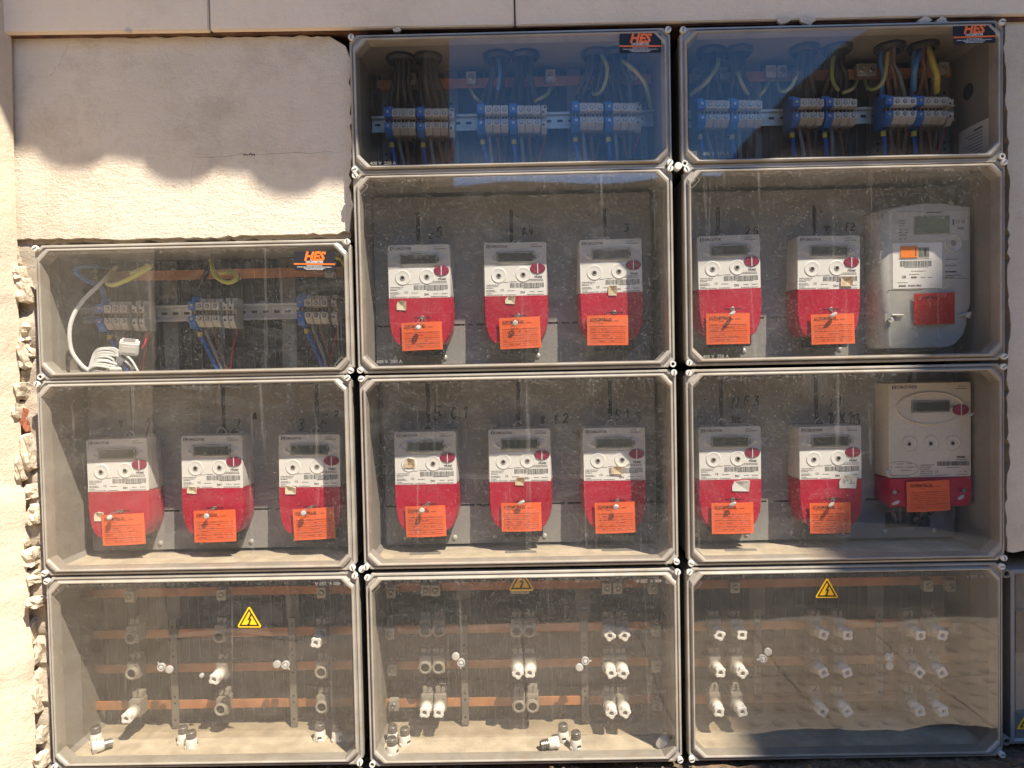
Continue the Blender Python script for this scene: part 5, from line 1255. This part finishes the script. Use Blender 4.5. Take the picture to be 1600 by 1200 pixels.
TAGS = [('12', 353, 703, 560, 845, 'small tag hanging beside the square sticker', 0), ('12', 790, 685, 992, 830, '', 1), ('12', 1257, 675, 1455, 820, '', 2), ('22', 260, 765, 455, 893, '', 3), ('22', 722, 742, 918, 885, '', 4), ('22', 1138, 733, 1333, 870, '', 5),
        ('23', 252, 677, 450, 823, '', 6), ('23', 715, 662, 910, 795, '', 7), ('23', 1165, 660, 1362, 805, '', 8), ('32', 155, 697, 353, 833, '', 9), ('32', 630, 700, 828, 833, '', 10), ('33', 178, 655, 370, 792, '', 11), ('33', 625, 655, 812, 790, '', 12)]
TROT = [.03, .015, .035, .025, .03, -.01, .02, .01, .02, .0, .01, .0, .005]
TLAB = ['on the leftmost meter of the left meter box', 'on the middle meter of the left meter box', 'on the right meter of the left meter box', 'on the left meter of the upper middle box', 'on the middle meter of the upper middle box', 'on the right meter of the upper middle box, without a seal',
        'on the meter with a sticker over one port', 'on the meter below the handwritten 8, lower middle box', 'on the meter with a brown stained sticker, lower middle box', 'on the leftmost meter of the upper right box', 'on the meter left of the tall grey one', 'on the leftmost meter of the lower right box', 'on the meter left of the wide one']
for (k, xa, ya, xb, yb, _, i) in TAGS:
    xc_, yt = (xa + xb) / 2, ya; pr_ = P(*zm(k, xc_, yt), FACE - .008); a, b = P(*zm(k, xa, ya), FACE - .008), P(*zm(k, xb, yb), FACE - .008)
    make_tag(b.x - a.x, a.z - b.z, 'tag', .004 * rc.uniform(.5, 1.3), 'orange paper tag ' + TLAB[i], pr_, (rc.uniform(-.04, .02), -TROT[i], rc.uniform(-.04, .04)))
a, b = P(*zm('33', 1065, 558), FACE - .008), P(*zm('33', 1260, 693), FACE - .008)
make_tag(b.x - a.x, a.z - b.z, 'tag', .003, 'orange paper tag in shade on the red cover of the wide meter', Vector(((a.x + b.x) / 2, a.y, a.z)), (0, -.03, 0))
a, b = P(*zm('32', 1098, 607), .071), P(*zm('32', 1288, 745), .071)
make_tag(b.x - a.x, a.z - b.z, 'red_tag', .006, 'glossy red tag, half in shade, on the tall grey meter', Vector(((a.x + b.x) / 2, a.y, a.z)), (.03, -.01, .03))

def make_seal(k, a, b, mi, label, hole=None, long=False):
    s_ = P(*zm(k, a, b), FACE - .022)
    if hole is None: m, _ = MET[mi]; h_ = m.location + Vector((.0046, -.004, -1.17 * .130))
    else: h_ = P(*zm(k, *hole), FACE - .005)
    t = thing('wire_seal', label, 'seal', s_, (0, 0, 0), 'wire seals hanging on the meters')
    d = h_ - s_; rr_ = random.Random(mi * 7 + int(a))
    L = [(1e-6, -.0028), (.0040, -.0024), (.0058, -.0004), (.0060, .0006), (.0042, .0024), (1e-6, .0026)]
    mb = MB().lathe(L, 14); ang = rr_.uniform(-.6, .6) if not long else 1.1
    mb.v = [(x * (1.0 if not long else .6), y, z * (1.0 if not long else 1.5)) for x, y, z in mb.v]
    mb.build('seal_body', 'clear', t, (0, 0, 0), (rr_.uniform(-.5, .3), ang, 0))
    for j in range(2):
        MB().tube([(0, 0, .003), d * .45 + Vector((.004 * (-1) ** j, -.002, .004)), d * .9 + Vector((.001 * (-1) ** j, 0, .002)), d], .00045, 5, 5).build('wire', 'wire_grey', t)
SL = [('12', 395, 720, 0, 'left meter in the left meter box'), ('12', 853, 715, 1, 'middle meter in the left meter box'), ('12', 1310, 700, 2, 'right meter in the left meter box'), ('22', 343, 790, 3, 'left meter in the upper middle box'), ('22', 800, 770, 4, 'middle meter in the upper middle box'),
      ('23', 335, 700, 6, 'left meter of the lower middle box'), ('23', 812, 664, 7, 'middle meter of the lower middle box'), ('23', 1270, 684, 8, 'right meter of the lower middle box'), ('32', 275, 696, 9, 'leftmost meter of the upper right box'), ('32', 735, 703, 10, 'meter left of the tall grey one'), ('33', 275, 663, 11, 'leftmost meter of the lower right box'), ('33', 725, 664, 12, 'meter left of the wide one')]
for k, a, b, mi, lab in SL: make_seal(k, a, b, mi, 'pale wire seal on the ' + lab, None, mi in (7, 9, 10, 11, 12))
make_seal('33', 1018, 657, 20, 'pale wire seal dangling at the left of the wide meter cover', (1002, 612), True)
make_seal('33', 1315, 632, 21, 'pale wire seal at the right end of the wide meter cover', (1322, 607), True)
make_seal('33', 985, 520, 22, 'pale crumpled seal at the lower left of the wide meter label', (990, 495))
make_seal('33', 1356, 258, 23, 'grey seal sticking out at the right edge of the wide meter', (1340, 240), True)

# ------------------------------------------------------------------ small things between and beside the enclosures
p = P(1059.5, 260, -.004)
tag(MB().lathe([(.0072, .012), (.0076, -.002), (.0066, -.0036), (1e-6, -.0034)], 18).build('spare_plug', 'screw', None, p), 'round beige plug between the lids of the middle and right columns', 'plug', None, 'thing')
for px, py, lab in ((565, 890, 'pale plug between the lower left and middle enclosure corners'),):
    tag(MB().lathe([(.0060, .012), (.0064, -.001), (.0050, -.003), (1e-6, -.003)], 14).build('spare_plug', 'screw', None, P(px, py, .004)), lab, 'plug', None, 'thing')

# partly seen neighbouring box at the lower right
x0 = P(1579, 900, .03).x; z1 = P(1590, 890, .03).z; z0 = P(1590, 1162, .03).z
nb = thing('neighbour_enclosure', 'dark enclosure partly in view at the lower right edge with ring lugs', 'enclosure', (x0, .03, z0))
hh = z1 - z0
mb = MB(); F = lambda i, y: [(i, y, i), (.4 - i, y, i), (.4 - i, y, hh - i), (i, y, hh - i)]
mb.loops([F(0, .12), F(0, 0), F(.006, -.002), F(.010, .002), F(.010, .10)], False, True); mb.build('housing', 'plate', nb, smooth=0)
MB().box(.011, .389, .001, .003, .011, hh - .011).build('window_pane', 'pane_shade_dim', nb, smooth=0)
MB().box(.013, .06, .05, .06, hh * .33, hh - .02).build('inner_panel', 'strap', nb, bevel=.002)
MB().box(.016, .06, .035, .049, hh * .48, hh * .72).build('breaker', 'black', nb, bevel=.002)
MB().box(.0165, .024, .034, .0349, hh * .5, hh * .7).build('breaker_face', 'lcd_bezel', nb, smooth=0)
for z in (hh * .80, hh * .70, hh * .45, hh * .38): MB().lathe([(.003, -.001), (.002, -.003), (1e-6, -.003)], 10, (.0175, .05, z)).build('panel_screw', 'zinc', nb)
tri = MB().prism([(0, 0), (.046, 0), (.023, .04)], .0000, .0004).build('warning_triangle', 'yellow', nb, (.0125, 0, .030), smooth=0)
MB().prism([(.006, .0035), (.040, .0035), (.023, .0335)], -.0004, -.0001).build('black_border', 'ink', tri, smooth=0)
MB().prism([(.0105, .006), (.0355, .006), (.023, .028)], -.0007, -.0005).build('yellow_field', 'yellow', tri, smooth=0)
for py in (895.5, 1157):
    c = P(1571, py, .015) - Vector(nb.location); MB().lathe([(.0095, .03), (.0095, -.002), (.008, -.004), (.0055, -.004), (.005, .002), (1e-6, .003)], 20, (c.x, c.y, c.z)).build('ring_lug', 'strap', nb)
    MB().lathe([(.0048, .0015), (1e-6, .001)], 14, (c.x, c.y, c.z)).build('lug_hole', 'black', nb)
